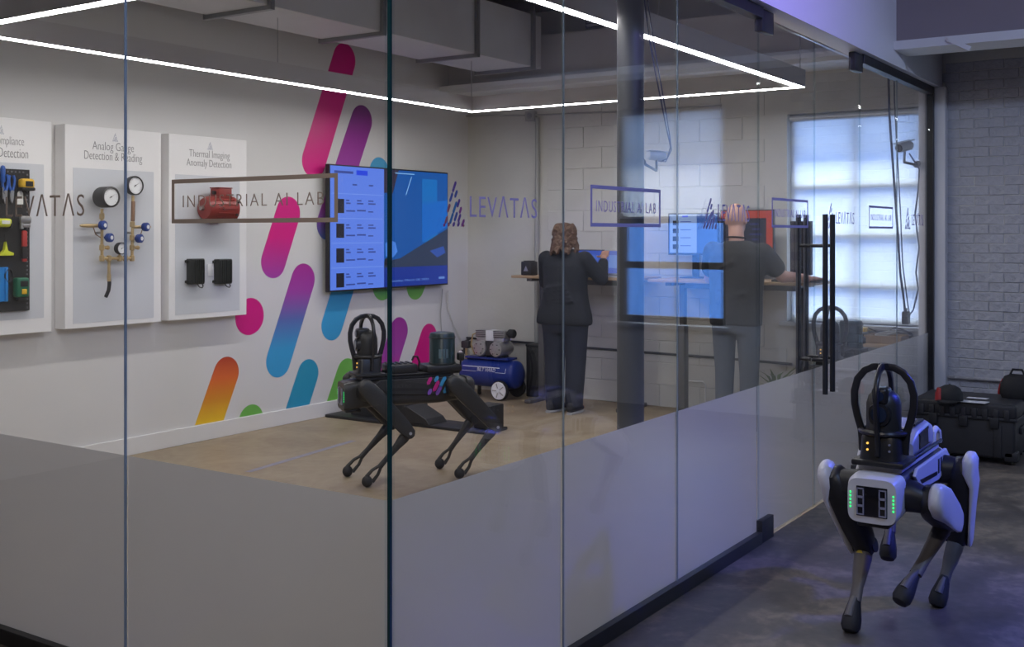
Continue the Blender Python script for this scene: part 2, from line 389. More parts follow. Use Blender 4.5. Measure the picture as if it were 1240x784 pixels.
# ------------------------------------------------------------------ windows
def window(name, w, shade_z, mat_shade, bars_y, bars_z, dark, dimmer_z):
    r = sroot(name)
    y0, y1, z0, z1 = w['y0'], w['y1'], w['z0'], w['z1']; xg = XB+0.13
    fm = 'sash_dark' if dark else 'sill_metal'
    f = MB()
    t = 0.062 if dark else 0.045
    for a, b in (((y0, z0), (y0+t, z1)), ((y1-t, z0), (y1, z1)), ((y0, z0), (y1, z0+t)), ((y0, z1-t), (y1, z1))):
        f.b2((xg-0.03, a[0], a[1]), (xg+0.05, b[0], b[1]))
    f.build('frame', fm, r, bevel=0.003)
    for yb in bars_y: MB().b2((xg-0.02, yb-0.018, z0+t), (xg+0.03, yb+0.018, z1-t)).build('muntin', fm, r)
    for zb in bars_z: MB().b2((xg-0.026, y0+t, zb-(0.032 if dark else 0.022)), (xg+0.034, y1-t, zb+(0.032 if dark else 0.022))).build('sash_bar', fm, r)
    MB().b2((xg+0.002, y0+t, z0+t), (xg+0.008, y1-t, z1-t)).build('pane', 'window_glass', r)
    if dimmer_z: MB().add([(xg+0.055, y0, dimmer_z), (xg+0.055, y1, dimmer_z), (xg+0.055, y1, z1), (xg+0.055, y0, z1)], [(0, 1, 2, 3)]).build('shade_dimmer', 'dimmer_sheet', r)  # added sheet outside the pane, dims the upper part of the shade
    sh = MB().add([(xg-0.051, y0+0.012, shade_z), (xg-0.051, y1-0.012, shade_z), (xg-0.051, y1-0.012, z1-0.02), (xg-0.051, y0+0.012, z1-0.02)], [(0, 1, 2, 3)]).build('roller_shade', mat_shade, r)
    MB().cyl((xg-0.07, y0+0.008, z1-0.035), (xg-0.07, y1-0.008, z1-0.035), 0.03).build('shade_roller', 'sill_metal', sh)
    MB().b2((xg-0.058, y0+0.012, shade_z-0.018), (xg-0.044, y1-0.012, shade_z)).build('hem_bar', 'sill_metal', sh)
    MB().b2((XB-0.06, y0-0.05, z0-0.035), (xg-0.03, y1+0.05, z0)).build('window_sill', 'sill_metal', r, bevel=0.004)
    return r
ym = UX(1032, 300, XB).y
window('window_1', W1, W1['z0']+0.01, 'shade_fabric', [ym], [UX(1032, y, XB).z for y in (225, 286, 347)], False, UX(1032, 188, XB).z)
window('window_2', W2, UX(812, 262, XB).z, 'sheer_fabric', [], [UX(812, 262, XB).z-0.03, UX(812, 322, XB).z], True, UX(812, 195, XB).z)

# the blue house across the yard, seen through the hall window (and mirrored in the glass wall)
nb = thing('neighbour_house', 'blue rendered house wall across the yard outside the hall window', 'building', (XB+6.0, 0.0, -1.0))
MB().b2((0, -9, -2), (0.3, 9, 4.3)).build('facade', mat('house_blue', (0.07, 0.22, 0.62), 0.8, var=0.1, scale=1.0), nb)
MB().b2((-0.08, -9, 4.3), (0.36, 9, 4.42)).build('coping', 'trim_white', nb)
struct(MB().b2((XB+0.3, -12, -3.2), (XB+20, 12, -3.0)).build('ground', mat('yard', (0.20, 0.21, 0.22), 0.9)))

# ------------------------------------------------------------------ glass walls
def text_fit(name, body, ll, xdir, width, updir, height, material, parent=None, space=1.0, thick=0.0006, offset=0.0):
    o = text(name, body, 1.0, (0, 0, 0), (1, 0, 0), (0, 1, 0), material, parent, space=space, thick=thick, offset=offset)
    xs = [v.co.x for v in o.data.vertices]; ys = [v.co.y for v in o.data.vertices]
    x0, x1, y0, y1 = min(xs), max(xs), min(ys), max(ys)
    X = Vector(xdir).normalized(); U = Vector(updir).normalized(); Z = X.cross(U); ll = Vector(ll)
    for v in o.data.vertices:
        v.co = ll + X*((v.co.x-x0)/(x1-x0)*width) + U*((v.co.y-y0)/(y1-y0)*height) + Z*(v.co.z)
    return o
LOGO = [(0.50, 0.98, 0.20, 0), (0.60, 0.78, 0.12, 1), (0.38, 0.72, 0.16, 1), (0.52, 0.52, 0.22, 2), (0.70, 0.58, 0.14, 0), (0.28, 0.46, 0.14, 3), (0.80, 0.40, 0.10, 4),
        (0.38, 0.26, 0.20, 2), (0.58, 0.28, 0.16, 1), (0.18, 0.18, 0.12, 3), (0.74, 0.24, 0.14, 0), (0.12, 0.02, 0.05, 4), (0.30, 0.04, 0.10, 3), (0.52, 0.05, 0.12, 0), (0.72, 0.06, 0.12, 0), (0.90, 0.12, 0.14, 4), (0.96, 0.0, 0.03, 3)]
LCOL = [(0.10, 0.05, 0.28), (0.05, 0.09, 0.34), (0.03, 0.16, 0.42), (0.28, 0.10, 0.14), (0.22, 0.05, 0.26)]
for i, c in enumerate(LCOL): mat('logo_vinyl_%s' % 'abcde'[i], c, 0.5, var=0.05)
def logo(ll, xdir, w, h, parent, single=None):
    X = Vector(xdir).normalized(); ll = Vector(ll); U = Vector((0, 0, 1)); Z = X.cross(U)
    for i, (x, y, l, c) in enumerate(LOGO):
        a = ll + X*(x*w) + U*(max(y-l, 0)*h); b = ll + X*((x+0.12*min(l, y+0.02)/0.2)*w*1.0) + U*(y*h)
        d = (b-a).normalized(); n = Z.cross(d); q = w*0.042
        pts = [a-n*q, a-n*q*0+d*(-q), a+n*q, b+n*q, b+d*q, b-n*q]
        MB().prism(pts, Z*0.0006).build('logo_stroke', single if single else 'logo_vinyl_%s' % 'abcde'[c], parent)

def pane(parent, p0, p1, z0, z1, out, film=True):
    """a sheet of glass from p0 to p1 (plan points), out = unit normal towards the hall"""
    p0, p1, out = Vector((*p0, 0)), Vector((*p1, 0)), Vector((*out, 0)); d = (p1-p0).normalized(); g = 0.0025; th = 0.006
    a, b = p0+d*g, p1-d*g
    m = MB().b2(a-out*th+Vector((0, 0, z0)), b+out*th+Vector((0, 0, z1)))
    o = m.build('pane', 'clear_glass', parent)
    o.data.materials.append(MATS['edge_clear'])
    for f in o.data.polygons:
        if abs(f.normal.dot(out)) < 0.5: f.material_index = 1
    if film:
        q = -out*(th+0.0015); u0, u1 = Vector((0, 0, z0+0.002)), Vector((0, 0, ZF))
        MB().add([a+q+u0, b+q+u0, b+q+u1, a+q+u1], [(0, 1, 2, 3)]).build('frosted_film', 'frost_film', o)
    return o
gl = sroot('wall_glass_left', label='glass wall facing the three display panels, frosted below')
OUTL = (-1, 0); OUTR = (0, -1)
yj = UX(152, 300, XC).y
ys = [YG+0.012, yj, yj+(yj-YG), yj+2*(yj-YG), YA]
PL = [pane(gl, (XC, ys[i]), (XC, ys[i+1]), 0.03, ZT+0.02, OUTL) for i in range(4)]
gr = sroot('wall_glass_right', label='long glass wall receding past the double doors, frosted below')
PR = {}
for i in (0, 1, 2, 5, 6):
    PR[i] = pane(gr, (JOINTS[i]+(0.012 if i == 0 else 0), YG), (JOINTS[i+1], YG), 0.03, ZT+0.02, OUTR)
for y in ys[1:4]: MB().b2((XC-0.0045, y-0.0022, 0.05), (XC+0.0045, y+0.0022, ZT)).build('joint_seal', 'seal_blue_lit', gl)
for i in (1, 2, 6): MB().b2((JOINTS[i]-0.0022, YG-0.0030, 0.05), (JOINTS[i]+0.0022, YG+0.0030, ZT)).build('joint_seal', 'seal_grey', gr)
MB().b2((XC-0.003, YG-0.003, 0.03), (XC+0.007, YG+0.007, ZT)).build('corner_seal', 'glass_edge', gr)
# rails and tracks
for nm, z0, z1, h in (('floor_track', 0.0, 0.06, 0.024), ('head_rail', ZT, ZT+0.06, 0.03)):
    MB().b2((XC-h, YG-h, z0), (XC+h, YA, z1)).build(nm, 'black_metal', gl, bevel=0.002)
    MB().b2((XC-h, YG-h, z0), (JOINTS[3], YG+h, z1)).build(nm, 'black_metal', gr, bevel=0.002)
    MB().b2((JOINTS[5], YG-h, z0), (XEND, YG+h, z1)).build(nm, 'black_metal', gr, bevel=0.002)
MB().b2((XEND, YG-0.03, 0), (XEND+0.045, YG+0.03, ZT+0.06)).build('end_post', 'black_metal', gr, bevel=0.002)
struct(MB().b2((XC-0.07, YG-0.07, ZT+0.06), (XB, YG+0.07, ZC)).build('trim_1', 'hall_paint'))
struct(MB().b2((XC-0.07, YG+0.07, ZT+0.06), (XC+0.07, YA, ZC)).build('trim_2', 'hall_paint'))
struct(MB().b2((XEND+0.045, YG-0.11, 0), (XB, YG+0.09, ZT+0.06)).build('trim_3', 'hall_paint', bevel=0.003))
# doors
def door(name, xa, xb, hinge_low):
    r = sroot(name)
    p = pane(r, (xa+0.003, YG), (xb-0.003, YG), 0.012, ZT+0.01, OUTR)
    hx = xa if hinge_low else xb; s = 1 if hinge_low else -1
    for z0, z1 in ((0.0, 0.115), (ZT-0.06, ZT+0.055)):
        MB().rbox((hx+s*0.085, YG, (z0+z1)/2), (0.165, 0.044, z1-z0), 0.004).build('patch_fitting', 'black_metal', r)
    return r, p
d1, D1 = door('door_1', JOINTS[3], JOINTS[4], True)
d2, D2 = door('door_2', JOINTS[4], JOINTS[5], False)
for r, xh in ((d1, UY(983, 300, YG).x), (d2, UY(992, 300, YG).x)):
    for s, nm in ((-1, 'outer_handle'), (1, 'inner_handle')):
        yb = YG + s*0.078
        h = MB().cyl((xh, yb, 0.665), (xh, yb, 1.69), 0.0155, n=20).build('handle_bar', 'black_metal', r)
        for z in (0.86, 1.51): MB().cyl((xh, yb, z), (xh, YG+s*0.0065, z), 0.010, n=12).build('standoff', 'black_metal', h)
# lettering on the glass
def frame_box(p, x0, x1, y0, y1, U, xdir, out, m, bar):
    a, b = U(x0, y1), U(x1, y0); X = Vector(xdir); w = (b-a).dot(X); zl = 0.5*(U(x0, y1).z+U(x1, y1).z); zh = zl + bar*0
    zt = 0.5*(U(x0, y0).z+U(x1, y0).z); o = Vector((*out, 0))*0.0068; L_ = Vector((a.x, a.y, zl))+o; hh = zt-zl; t = 0.014
    th = Vector((*out, 0))*0.0006
    k = MB()
    for (u0, v0, u1, v1) in ((0, 0, w, t), (0, hh-t, w, hh), (0, t, t, hh-t), (w-t, t, w, hh-t)):
        k.prism([L_+X*u0+Vector((0, 0, v0)), L_+X*u1+Vector((0, 0, v0)), L_+X*u1+Vector((0, 0, v1)), L_+X*u0+Vector((0, 0, v1))], th)
    k.build('sign_border', m, p)
    text_fit('lettering', 'INDUSTRIAL AI LAB', L_+X*(w*0.075)+Vector((0, 0, hh*0.36)), xdir, w*0.85, (0, 0, 1), hh*0.27, m, p, space=1.25, offset=-0.012)
def word(p, x0, x1, y0, y1, U, xdir, out, m):
    a, b = U(x0, y1), U(x1, y0); X = Vector(xdir); w = (b-a).dot(X)
    text_fit('lettering', 'LEV\u039bT\u039bS', a+Vector((*out, 0))*0.0068, xdir, w, (0, 0, 1), U(x0, y0).z-a.z, m, p, space=1.12, offset=-0.008)
UG1 = lambda x, y: UX(x, y, XC); UG2 = lambda x, y: UY(x, y, YG)
XD1, XD2 = (0, -1, 0), (1, 0, 0)
frame_box(PL[0], 210, 411, 214, 270, UG1, XD1, OUTL, 'vinyl_brown_lit', 0)
word(PL[1], 9, 104, 237, 263, UG1, XD1, OUTL, 'vinyl_brown_lit')
word(PR[0], 567, 648, 236, 263, UG2, XD2, OUTR, 'vinyl_violet_lit')
a = UG2(532, 273); logo(a+Vector((0, -0.0068, 0)), XD2, (UG2(560, 273)-a).x, UG2(532, 219).z-a.z, PR[0])
frame_box(PR[1], 713, 798, 227, 275, UG2, XD2, OUTR, 'vinyl_violet_lit', 0)
word(PR[2], 868, 906, 246, 268, UG2, XD2, OUTR, 'vinyl_violet_lit')
a = UG2(848, 276); logo(a+Vector((0, -0.0068, 0)), XD2, (UG2(866, 276)-a).x, UG2(848, 240).z-a.z, PR[2], 'vinyl_violet_lit')
frame_box(D1, 933, 977, 241, 276, UG2, XD2, OUTR, 'vinyl_violet_lit', 0)
word(D2, 1011, 1033, 256, 271, UG2, XD2, OUTR, 'vinyl_violet_lit')
a = UG2(999, 276); logo(a+Vector((0, -0.0068, 0)), XD2, (UG2(1009, 276)-a).x, UG2(999, 246).z-a.z, D2, 'vinyl_violet_lit')
frame_box(PR[5], 1051, 1080, 250, 277, UG2, XD2, OUTR, 'vinyl_violet_lit', 0)
a = UG2(1094, 277); logo(a+Vector((0, -0.0068, 0)), XD2, (UG2(1101, 277)-a).x, UG2(1094, 252).z-a.z, PR[6], 'vinyl_violet_lit')
word(PR[6], 1103, 1117, 259, 273, UG2, XD2, OUTR, 'vinyl_violet_lit')

# ------------------------------------------------------------------ overhead: beam, duct, light, column
bmr = sroot('trim_4', label='pale steel beam running along the top of the concrete wall')
MB().b2((8.86, YG+0.07, 3.03), (XB, YA, 3.45)).build('web', 'beam_paint', bmr)
MB().b2((8.70, YG+0.07, 2.95), (XB, YA, 3.03)).build('flange', 'trim_white', bmr)
hb = sroot('trim_5', label='mauve steel beam with a white bottom flange crossing the hall ceiling')
MB().b2((7.80, -5, 2.895), (8.02, YG-0.07, ZC)).build('web', mat('beam_mauve', (0.30, 0.255, 0.27), 0.6, var=0.08, scale=2), hb)
MB().b2((7.74, -5, 2.835), (8.08, YG-0.07, 2.895)).build('flange', 'trim_white', hb)
MB().box((7.735, 1.58, 2.835), (0.02, 0.16, 0.03), Euler((0.5, 0, 0))).build('clamp_plate', 'trim_white', hb)

dk = thing('air_duct', 'long rectangular sheet metal air duct hung under the lab ceiling', 'duct', (0, 0, 0))
DY0, DY1, DZ = 5.42, 6.02, 3.10
MB().b2((3.0, DY0, DZ), (8.66, DY1, DZ+0.48)).build('body', 'duct_metal', dk, bevel=0.004)
for x in (4.1, 5.25, 6.4, 7.62, 8.5):
    MB().b2((x-0.02, DY0-0.03, DZ-0.03), (x+0.02, DY1+0.03, DZ+0.5)).build('flange', 'grey_metal', dk)
    for y in (DY0-0.025, DY1+0.025): MB().cyl((x, y, DZ+0.3), (x, y, ZC), 0.006, n=6).build('hanger_rod', 'grey_metal', dk)

vg = thing('vent_grille', 'dark louvred vent grille high on the concrete wall behind the pipe column', 'vent', (0, 0, 0))
gy0, gy1 = 4.55, 5.05
MB().b2((XB-0.35, gy0, 3.46), (XB-0.33, gy1, 3.74)).build('backing', 'soft_black', vg)
for k in range(8): MB().box((XB-0.36, (gy0+gy1)/2, 3.485+k*0.032), (0.03, gy1-gy0-0.03, 0.006), Euler((0, 0.6, 0))).build('louvre', 'grey_metal', vg)

LX0, LX1, LY0, LY1, LZ = 3.24, 7.92, 2.72, 5.68, 2.65
emat('led_diffuser', (1.0, 0.955, 0.93), LED_STRENGTH)
lt = thing('led_frame_light', 'large rectangular linear pendant light with a glowing underside', 'lamp', ((LX0+LX1)/2, (LY0+LY1)/2, LZ))
cx_, cy_ = (LX0+LX1)/2, (LY0+LY1)/2
def lp(a, b, z0, z1, nm, m):
    MB().b2((a[0]-cx_, a[1]-cy_, z0), (b[0]-cx_, b[1]-cy_, z1)).build(nm, m, lt)
w = 0.030
for (a, b) in (((LX0-w, LY0-w), (LX1+w, LY0+w)), ((LX0-w, LY1-w), (LX1+w, LY1+w)), ((LX0-w, LY0+w), (LX0+w, LY1-w)), ((LX1-w, LY0+w), (LX1+w, LY1-w))):
    lp(a, b, 0.004, 0.13, 'profile', 'beam_paint')
    lp((a[0]+0.006, a[1]+0.006), (b[0]-0.006, b[1]-0.006), 0.0, 0.004, 'diffuser', 'led_diffuser')
for x in (LX0, (LX0+LX1)/2, LX1):
    for y in (LY0, LY1): MB().cyl((x-cx_, y-cy_, 0.13), (x-cx_, y-cy_, ZC-LZ), 0.003, n=6).build('suspension_wire', 'grey_metal', lt)

pc = UY(763.5, 300, 2.50)
colm = thing('pipe_column', 'dark round steel pipe column standing just inside the glass wall', 'column', (pc.x, pc.y, 0))
MB().cyl((0, 0, 0.02), (0, 0, ZC), 0.066, n=32).build('shaft', 'steel_column', colm)
MB().rbox((0, 0, 0.01), (0.22, 0.22, 0.02), 0.004).build('base_plate', 'steel_column', colm)
MB().cyl((0, 0, 2.93), (0, 0, 2.96), 0.073, n=32).build('collar', 'grey_metal', colm)

# conduits on the concrete wall
def pts_wall(ps, off): return [Vector((XB-off, UX(x, y, XB).y, UX(x, y, XB).z)) for x, y in ps]
cd = tag(MB().tube(pts_wall([(566, 141), (600, 140), (640, 140), (746, 136), (875, 128)], 0.03), 0.008).build('conduit', 'conduit_grey'), 'thin grey conduit running level high on the concrete wall', 'conduit')
cd2 = tag(MB().tube(pts_wall([(653, 143), (653, 200), (652, 300), (652, 420)], 0.035), 0.022).build('conduit', 'conduit_grey'), 'thick grey vertical conduit on the concrete wall behind the curly haired person', 'conduit')
jb = thing('junction_box', 'small rusty junction box where the wall conduits meet', 'box', pts_wall([(645, 141)], 0.03)[0])
MB().rbox((0, 0, 0), (0.06, 0.11, 0.10), 0.01).build('body', 'conduit_grey', jb)
MB().cyl((-0.032, 0.0, 0), (-0.036, 0, 0), 0.03).build('cover', 'grey_metal', jb)
tag(MB().tube(pts_wall([(566, 409), (640, 415), (747, 424), (880, 434), (960, 441)], 0.02), 0.011).build('conduit', 'black_metal'), 'dark tube standing in for a reflected dark line low on the concrete wall', 'conduit')  # reflection of a dark edge, built as a tube on the wall
tag(MB().tube(pts_wall([(823, 492), (825, 464), (830, 461), (853, 462), (856, 465), (856, 486)], 0.035), 0.007).build('conduit', 'trim_white'), 'white conduit bent in a square arch low on the concrete wall', 'conduit')
hp = pts_wall([(1146, 456), (1245, 462)], 0.02)
tag(MB().tube([Vector((XB-0.03, 1.95, hp[0].z)), Vector((XB-0.03, 0.8, hp[0].z))], 0.014).build('conduit', 'brick_paint'), 'white painted pipe running level above the black case', 'conduit')

# housings and ceiling track made up for the unseen hall spots
tr = thing('unseen_spot_track', 'unseen black ceiling track added to house the five hall spots', 'lamp', (0, 0, 3.5))
MB().b2((0.5, -0.12, 0.2), (7.2, -0.08, 0.25)).build('track', 'black_metal', tr)
for a, b, e, c, sz in SPOTS:
    A = Vector(a); D = (Vector(b)-A).normalized(); loc = A-Vector((0, 0, 3.5))
    hs = MB(); hs.lathe(loc-D*0.16, D, [(0.03, 0), (0.045, 0.02), (0.045, 0.13), (0.047, 0.14)], 16); hs.build('lamp_head', 'black_metal', tr)
    MB().cyl(loc-D*0.08, Vector((loc.x, loc.y, 0.24)), 0.008, n=8).build('lamp_arm', 'black_metal', tr)
# ------------------------------------------------------------------ mural stripes on the white wall (flat vinyl, parts of the wall)
MAG, PUR, BLU, TEA, GRN, ORA, YEL = (0.72, 0.008, 0.24), (0.40, 0.06, 0.40), (0.05, 0.38, 0.72), (0.03, 0.34, 0.54), (0.17, 0.50, 0.09), (0.80, 0.16, 0.035), (0.92, 0.58, 0.02)
DRED = (0.36, 0.006, 0.07)
def UA(x, y): return UY(x, y, YA)
def stripe(top, bot, wpx, cols, zclip=0.127):
    """top / bot: cap centres as pixels on the wall, wpx: vertical radius in pixels at mid height"""
    a, b = UA(*top), UA(*bot); mid = UA((top[0]+bot[0])/2, (top[1]+bot[1])/2)
    r = abs(UA((top[0]+bot[0])/2, (top[1]+bot[1])/2 - wpx).z - mid.z)
    d = (a-b).normalized() if (a-b).length > 1e-3 else Vector((0.45, 0, 0.9)).normalized(); n = Vector((d.z, 0, -d.x))
    pts = []
    for i in range(15):
        t = PI*i/14; pts.append(a + n*(r*math.cos(t)) + d*(r*math.sin(t)))
    for i in range(15):
        t = PI + PI*i/14; pts.append(b + n*(r*math.cos(t)) + d*(r*math.sin(t)))
    out = []                                                       # clip against the top of the baseboard
    for i in range(len(pts)):
        p, q = pts[i], pts[(i+1) % len(pts)]
        if p.z >= zclip: out.append(p)
        if (p.z-zclip)*(q.z-zclip) < 0: t = (zclip-p.z)/(q.z-p.z); out.append(p+(q-p)*t)
    z0, z1 = max(zclip, b.z-r), a.z+r
    m = ramp_mat('mural_vinyl', [(i/(len(cols)-1) if len(cols) > 1 else 0.0, c) for i, c in enumerate(cols)], z0, z1)
    k = MB().prism([p+Vector((0, -0.001, 0)) for p in out], (0, -0.0012, 0))
    return k.build('mural_stripe', m, wall_left)
stripe((417, 72), (380, 195), 20, [MAG, MAG])
stripe((438, 146), (397, 272), 19, [(0.05, 0.14, 0.42), PUR, PUR, (0.34, 0.03, 0.33), (0.20, 0.03, 0.22)])
stripe((349, 258), (331, 317), 20, [PUR, MAG, MAG])
stripe((367, 339), (337, 437), 20, [BLU, BLU, (0.12, 0.18, 0.50), PUR, (0.42, 0.03, 0.30)])
stripe((303, 383), (301.5, 384), 22, [MAG, MAG])
stripe((274, 452), (248, 528), 20, [YEL, (0.75, 0.30, 0.02), ORA, (0.50, 0.06, 0.03)])
stripe((304, 510), (296, 535), 20, [GRN, GRN])
stripe((373, 453), (350, 525), 18, [(0.03, 0.33, 0.55), TEA, TEA])
stripe((420, 452), (398, 520), 18, [GRN, GRN])
stripe((459, 208), (402, 394), 18, [BLU, BLU, BLU, (0.08, 0.40, 0.68)])
stripe((476, 300), (463, 346), 18, [GRN, TEA])
stripe((520, 300), (503, 346), 17, [GRN, GRN])
stripe((483, 401), (452, 500), 17, [MAG, PUR, (0.36, 0.03, 0.32)])
stripe((519, 408), (490, 500), 16, [MAG, MAG, MAG])

# ------------------------------------------------------------------ display panels
mat('panel_white', (0.86, 0.85, 0.85), 0.5, var=0.02); mat('panel_print', (0.64, 0.66, 0.70), 0.5, var=0.02, scale=2)
mat('print_grey', (0.22, 0.22, 0.23), 0.6, var=0.05); mat('print_faint', (0.34, 0.36, 0.46), 0.6, var=0.05)
YP = YA-0.115
def UP(x, y): return UY(x, y, YP)
def panel(label, x0, x1, yt0, yb0, yt1, yb1, prt, lines, tx):
    a, b = UP(x0, (yt0+yb0)/2), UP(x1, (yt1+yb1)/2)
    zt = 0.5*(UP(x0, yt0).z+UP(x1, yt1).z); zb = 0.5*(UP(x0, yb0).z+UP(x1, yb1).z)
    t = thing('display_panel', label, 'panel', ((a.x+b.x)/2, YA, zb), 0, 'white display panels on the wall')
    o = Vector(t.location); q = lambda p: Vector(p)-o
    MB().b2(q((a.x, YP, zb)), q((b.x, YA-0.004, zt))).build('body', 'panel_white', t, bevel=0.003)
    p0, p1 = UP(prt[0], prt[1]), UP(prt[2], prt[3])
    MB().b2(q((p0.x, YP-0.002, p1.z)), q((p1.x, YP, p0.z))).build('printed_field', 'panel_print', t)
    for s, xa, xb, y, hgt in lines:
        A, B = UP(xa, y+hgt/2), UP(xb, y+hgt/2); Z = 0.5*(A.z+B.z)
        text_fit('heading', s, q((A.x, YP-0.0006, Z)), (1, 0, 0), B.x-A.x, (0, 0, 1), hgt*0.0054, 'print_grey', t, offset=-0.012)
    g = UP(tx[0]-3.5, tx[1]+4); logo(q((g.x, YP-0.0006, g.z)), (1, 0, 0), UP(tx[0]+3.5, tx[1]).x-g.x, 0.055, t, 'print_faint')
    return t
panel('white display panel with the tool pegboard, at the left edge of the view', -72, 62.5, 136, 411, 147, 403, (-60, 193, 53, 385), [('Compliance', -9, 29, 172, 13), ('Detection', -2, 34, 185.5, 11)], (1, 158))
panel('white display panel with the brass gauge manifold, between the other two panels', 78.6, 195, 150.7, 399, 160, 390, (88.5, 203, 186, 385), [('Analog Gauge', 112, 162, 179, 14), ('Detection & Reading', 102, 172, 191, 14)], (139, 167))
panel('white display panel with the red motor and two small black boxes', 204.6, 298.6, 162, 388, 170, 382, (212, 211, 290, 376), [('Thermal Imaging', 229, 278, 187.5, 13), ('Anomaly Detection', 226, 280, 198.5, 13)], (254, 177))

# pegboard and tools
pb = thing('pegboard', 'black perforated pegboard crowded with hand tools', 'pegboard', (0, 0, 0))
pa, pb1 = UY(-58, 372, YP-0.03), UY(36, 207, YP-0.03)
MB().b2((pa.x, YP-0.03, UY(20, 377, YP-0.03).z), (pb1.x, YP-0.002, UY(20, 205, YP-0.03).z)).build('board', 'soft_black', pb, bevel=0.002)
zb_, zt_ = UY(20, 377, YP-0.03).z, UY(20, 205, YP-0.03).z
hm = mat('peg_hole_ring', (0.30, 0.30, 0.32), 0.4)
ring = MB().lathe((0, 0, 0), (0, -1, 0), [(0.0035, 0), (0.0055, 0), (0.0055, 0.001), (0.0035, 0.001)], 8, caps=False)
r0 = ring.build('hole_ring', hm, pb); first = True
spots = [(pb1.x-0.018, zb_+0.02+i*0.0265) for i in range(int((zt_-zb_)/0.0265))] + [(pb1.x-0.018-0.0265*k, zt_-0.018) for k in range(1, 16)]
for x, z in spots:
    o = r0 if first else r0.copy()
    if not first: C.objects.link(o)
    first = False; o.location = (x, YP-0.0302, z)
YT = YP-0.03
def UT(x, y): return UY(x, y, YT)
mat('tool_yellow', (0.75, 0.45, 0.02), 0.45); mat('tool_lime', (0.62, 0.68, 0.03), 0.45); mat('tool_blue', (0.02, 0.10, 0.42), 0.4); mat('tool_bright_blue', (0.01, 0.22, 0.62), 0.4)
mat('tool_red', (0.42, 0.03, 0.025), 0.45); mat('tool_green', (0.01, 0.14, 0.07), 0.45); mat('tool_steel', (0.42, 0.41, 0.40), 0.35, 0.8); mat('tag_white', (0.75, 0.75, 0.72), 0.6)
g = 'tools hanging on the pegboard'
p = UT(28.5, 223)
t = thing('tape_measure', 'yellow and black tape measure at the top of the pegboard', 'tape measure', p, 0, g)
MB().rbox((0, -0.03, 0), (0.092, 0.058, 0.066), 0.018, 3).build('case', 'tool_yellow', t)
MB().rbox((0.0, -0.031, -0.032), (0.094, 0.06, 0.022), 0.009).build('grip', 'soft_black', t); MB().rbox((0.002, -0.06, 0.0), (0.05, 0.004, 0.034), 0.001).build('face_label', 'soft_black', t)
MB().b2((0.044, -0.04, -0.042), (0.058, -0.02, -0.026)).build('tape_hook', 'tool_steel', t)
p = UT(27, 285)
t = thing('pipe_wrench', 'heavy pipe wrench with steel jaws and red handle', 'wrench', p, 0, g)
MB().rbox((0, -0.022, -0.07), (0.034, 0.024, 0.20), 0.01).build('handle', 'tool_red', t); MB().rbox((0, -0.0225, -0.11), (0.036, 0.026, 0.09), 0.01).build('grip', 'soft_black', t)
MB().rbox((0.004, -0.024, 0.10), (0.075, 0.03, 0.045), 0.008).build('hook_jaw', 'tool_steel', t); MB().rbox((0.01, -0.024, 0.062), (0.05, 0.03, 0.026), 0.006).build('heel_jaw', 'tool_steel', t)
MB().cyl((-0.02, -0.024, 0.04), (-0.02, -0.024, 0.085), 0.012).build('adjusting_nut', 'tool_steel', t)
def pliers(x, y, label, col, s=1.0):
    t = thing('pliers', label, 'pliers', UT(x, y), 0, g)
    for k in (-1, 1):
        MB().tube([(0.004*k, -0.015, 0), (0.016*k*s, -0.015, 0.035*s), (0.02*k*s, -0.015, 0.075*s), (0.012*k*s, -0.015, 0.10*s)], 0.0085, 8).build('handle', col, t)
        MB().prism([(0, -0.008, -0.005), (0.014*k, -0.008, -0.012), (0.010*k, -0.008, -0.05*s), (0.002*k, -0.008, -0.075*s)], (0, -0.012, 0)).build('jaw', 'tool_steel', t)
    MB().cyl((0, -0.006, -0.004), (0, -0.024, -0.004), 0.012).build('pivot', 'tool_steel', t)
    return t
pliers(12.5, 232, 'blue handled pliers next to the yellow tape measure', 'tool_blue')
pliers(4.5, 232, 'blue handled pliers, second from the yellow tape measure', 'tool_blue', 1.05)
p = UT(1.5, 212); t = thing('screwdriver', 'blue handled screwdriver at the top left of the pegboard', 'screwdriver', p, 0, g)
MB().lathe((0, -0.018, 0), (0, 0, 1), [(0.008, -0.05), (0.015, -0.04), (0.014, 0.0), (0.016, 0.04), (0.012, 0.055), (0.004, 0.06)], 10).build('handle', 'tool_blue', t)
MB().cyl((0, -0.018, -0.15), (0, -0.018, -0.05), 0.004).build('shaft', 'tool_steel', t)
p = UT(4, 270); t = thing('utility_light', 'lime yellow handheld tool with a pale label on the pegboard', 'hand tool', p, 0, g)
MB().rbox((-0.01, -0.025, 0), (0.09, 0.045, 0.055), 0.018, 3).build('body', 'tool_lime', t); MB().rbox((-0.012, -0.049, 0.004), (0.055, 0.004, 0.022), 0.001).build('face_label', 'tag_white', t)
MB().rbox((0.03, -0.025, -0.018), (0.02, 0.047, 0.03), 0.006).build('grip', 'soft_black', t)
p = UT(4, 303); t = thing('spring_clamp', 'lime yellow triangular clamp below the yellow hand tool', 'clamp', p, 0, g)
MB().prism([(-0.05, -0.006, -0.035), (0.05, -0.006, -0.035), (0.05, -0.006, -0.018), (0.012, -0.006, -0.004), (0.0, -0.006, 0.055), (-0.012, -0.006, 0.0)], (0, -0.03, 0)).build('body', 'tool_lime', t, bevel=0.003)
MB().cyl((0.0, -0.02, 0.05), (0.0, -0.02, 0.10), 0.003).build('hanging_cord', 'soft_black', t)
p = UT(22, 348); t = thing('laser_level', 'dark green laser level with a yellow button on the pegboard', 'laser level', p, 0, g)
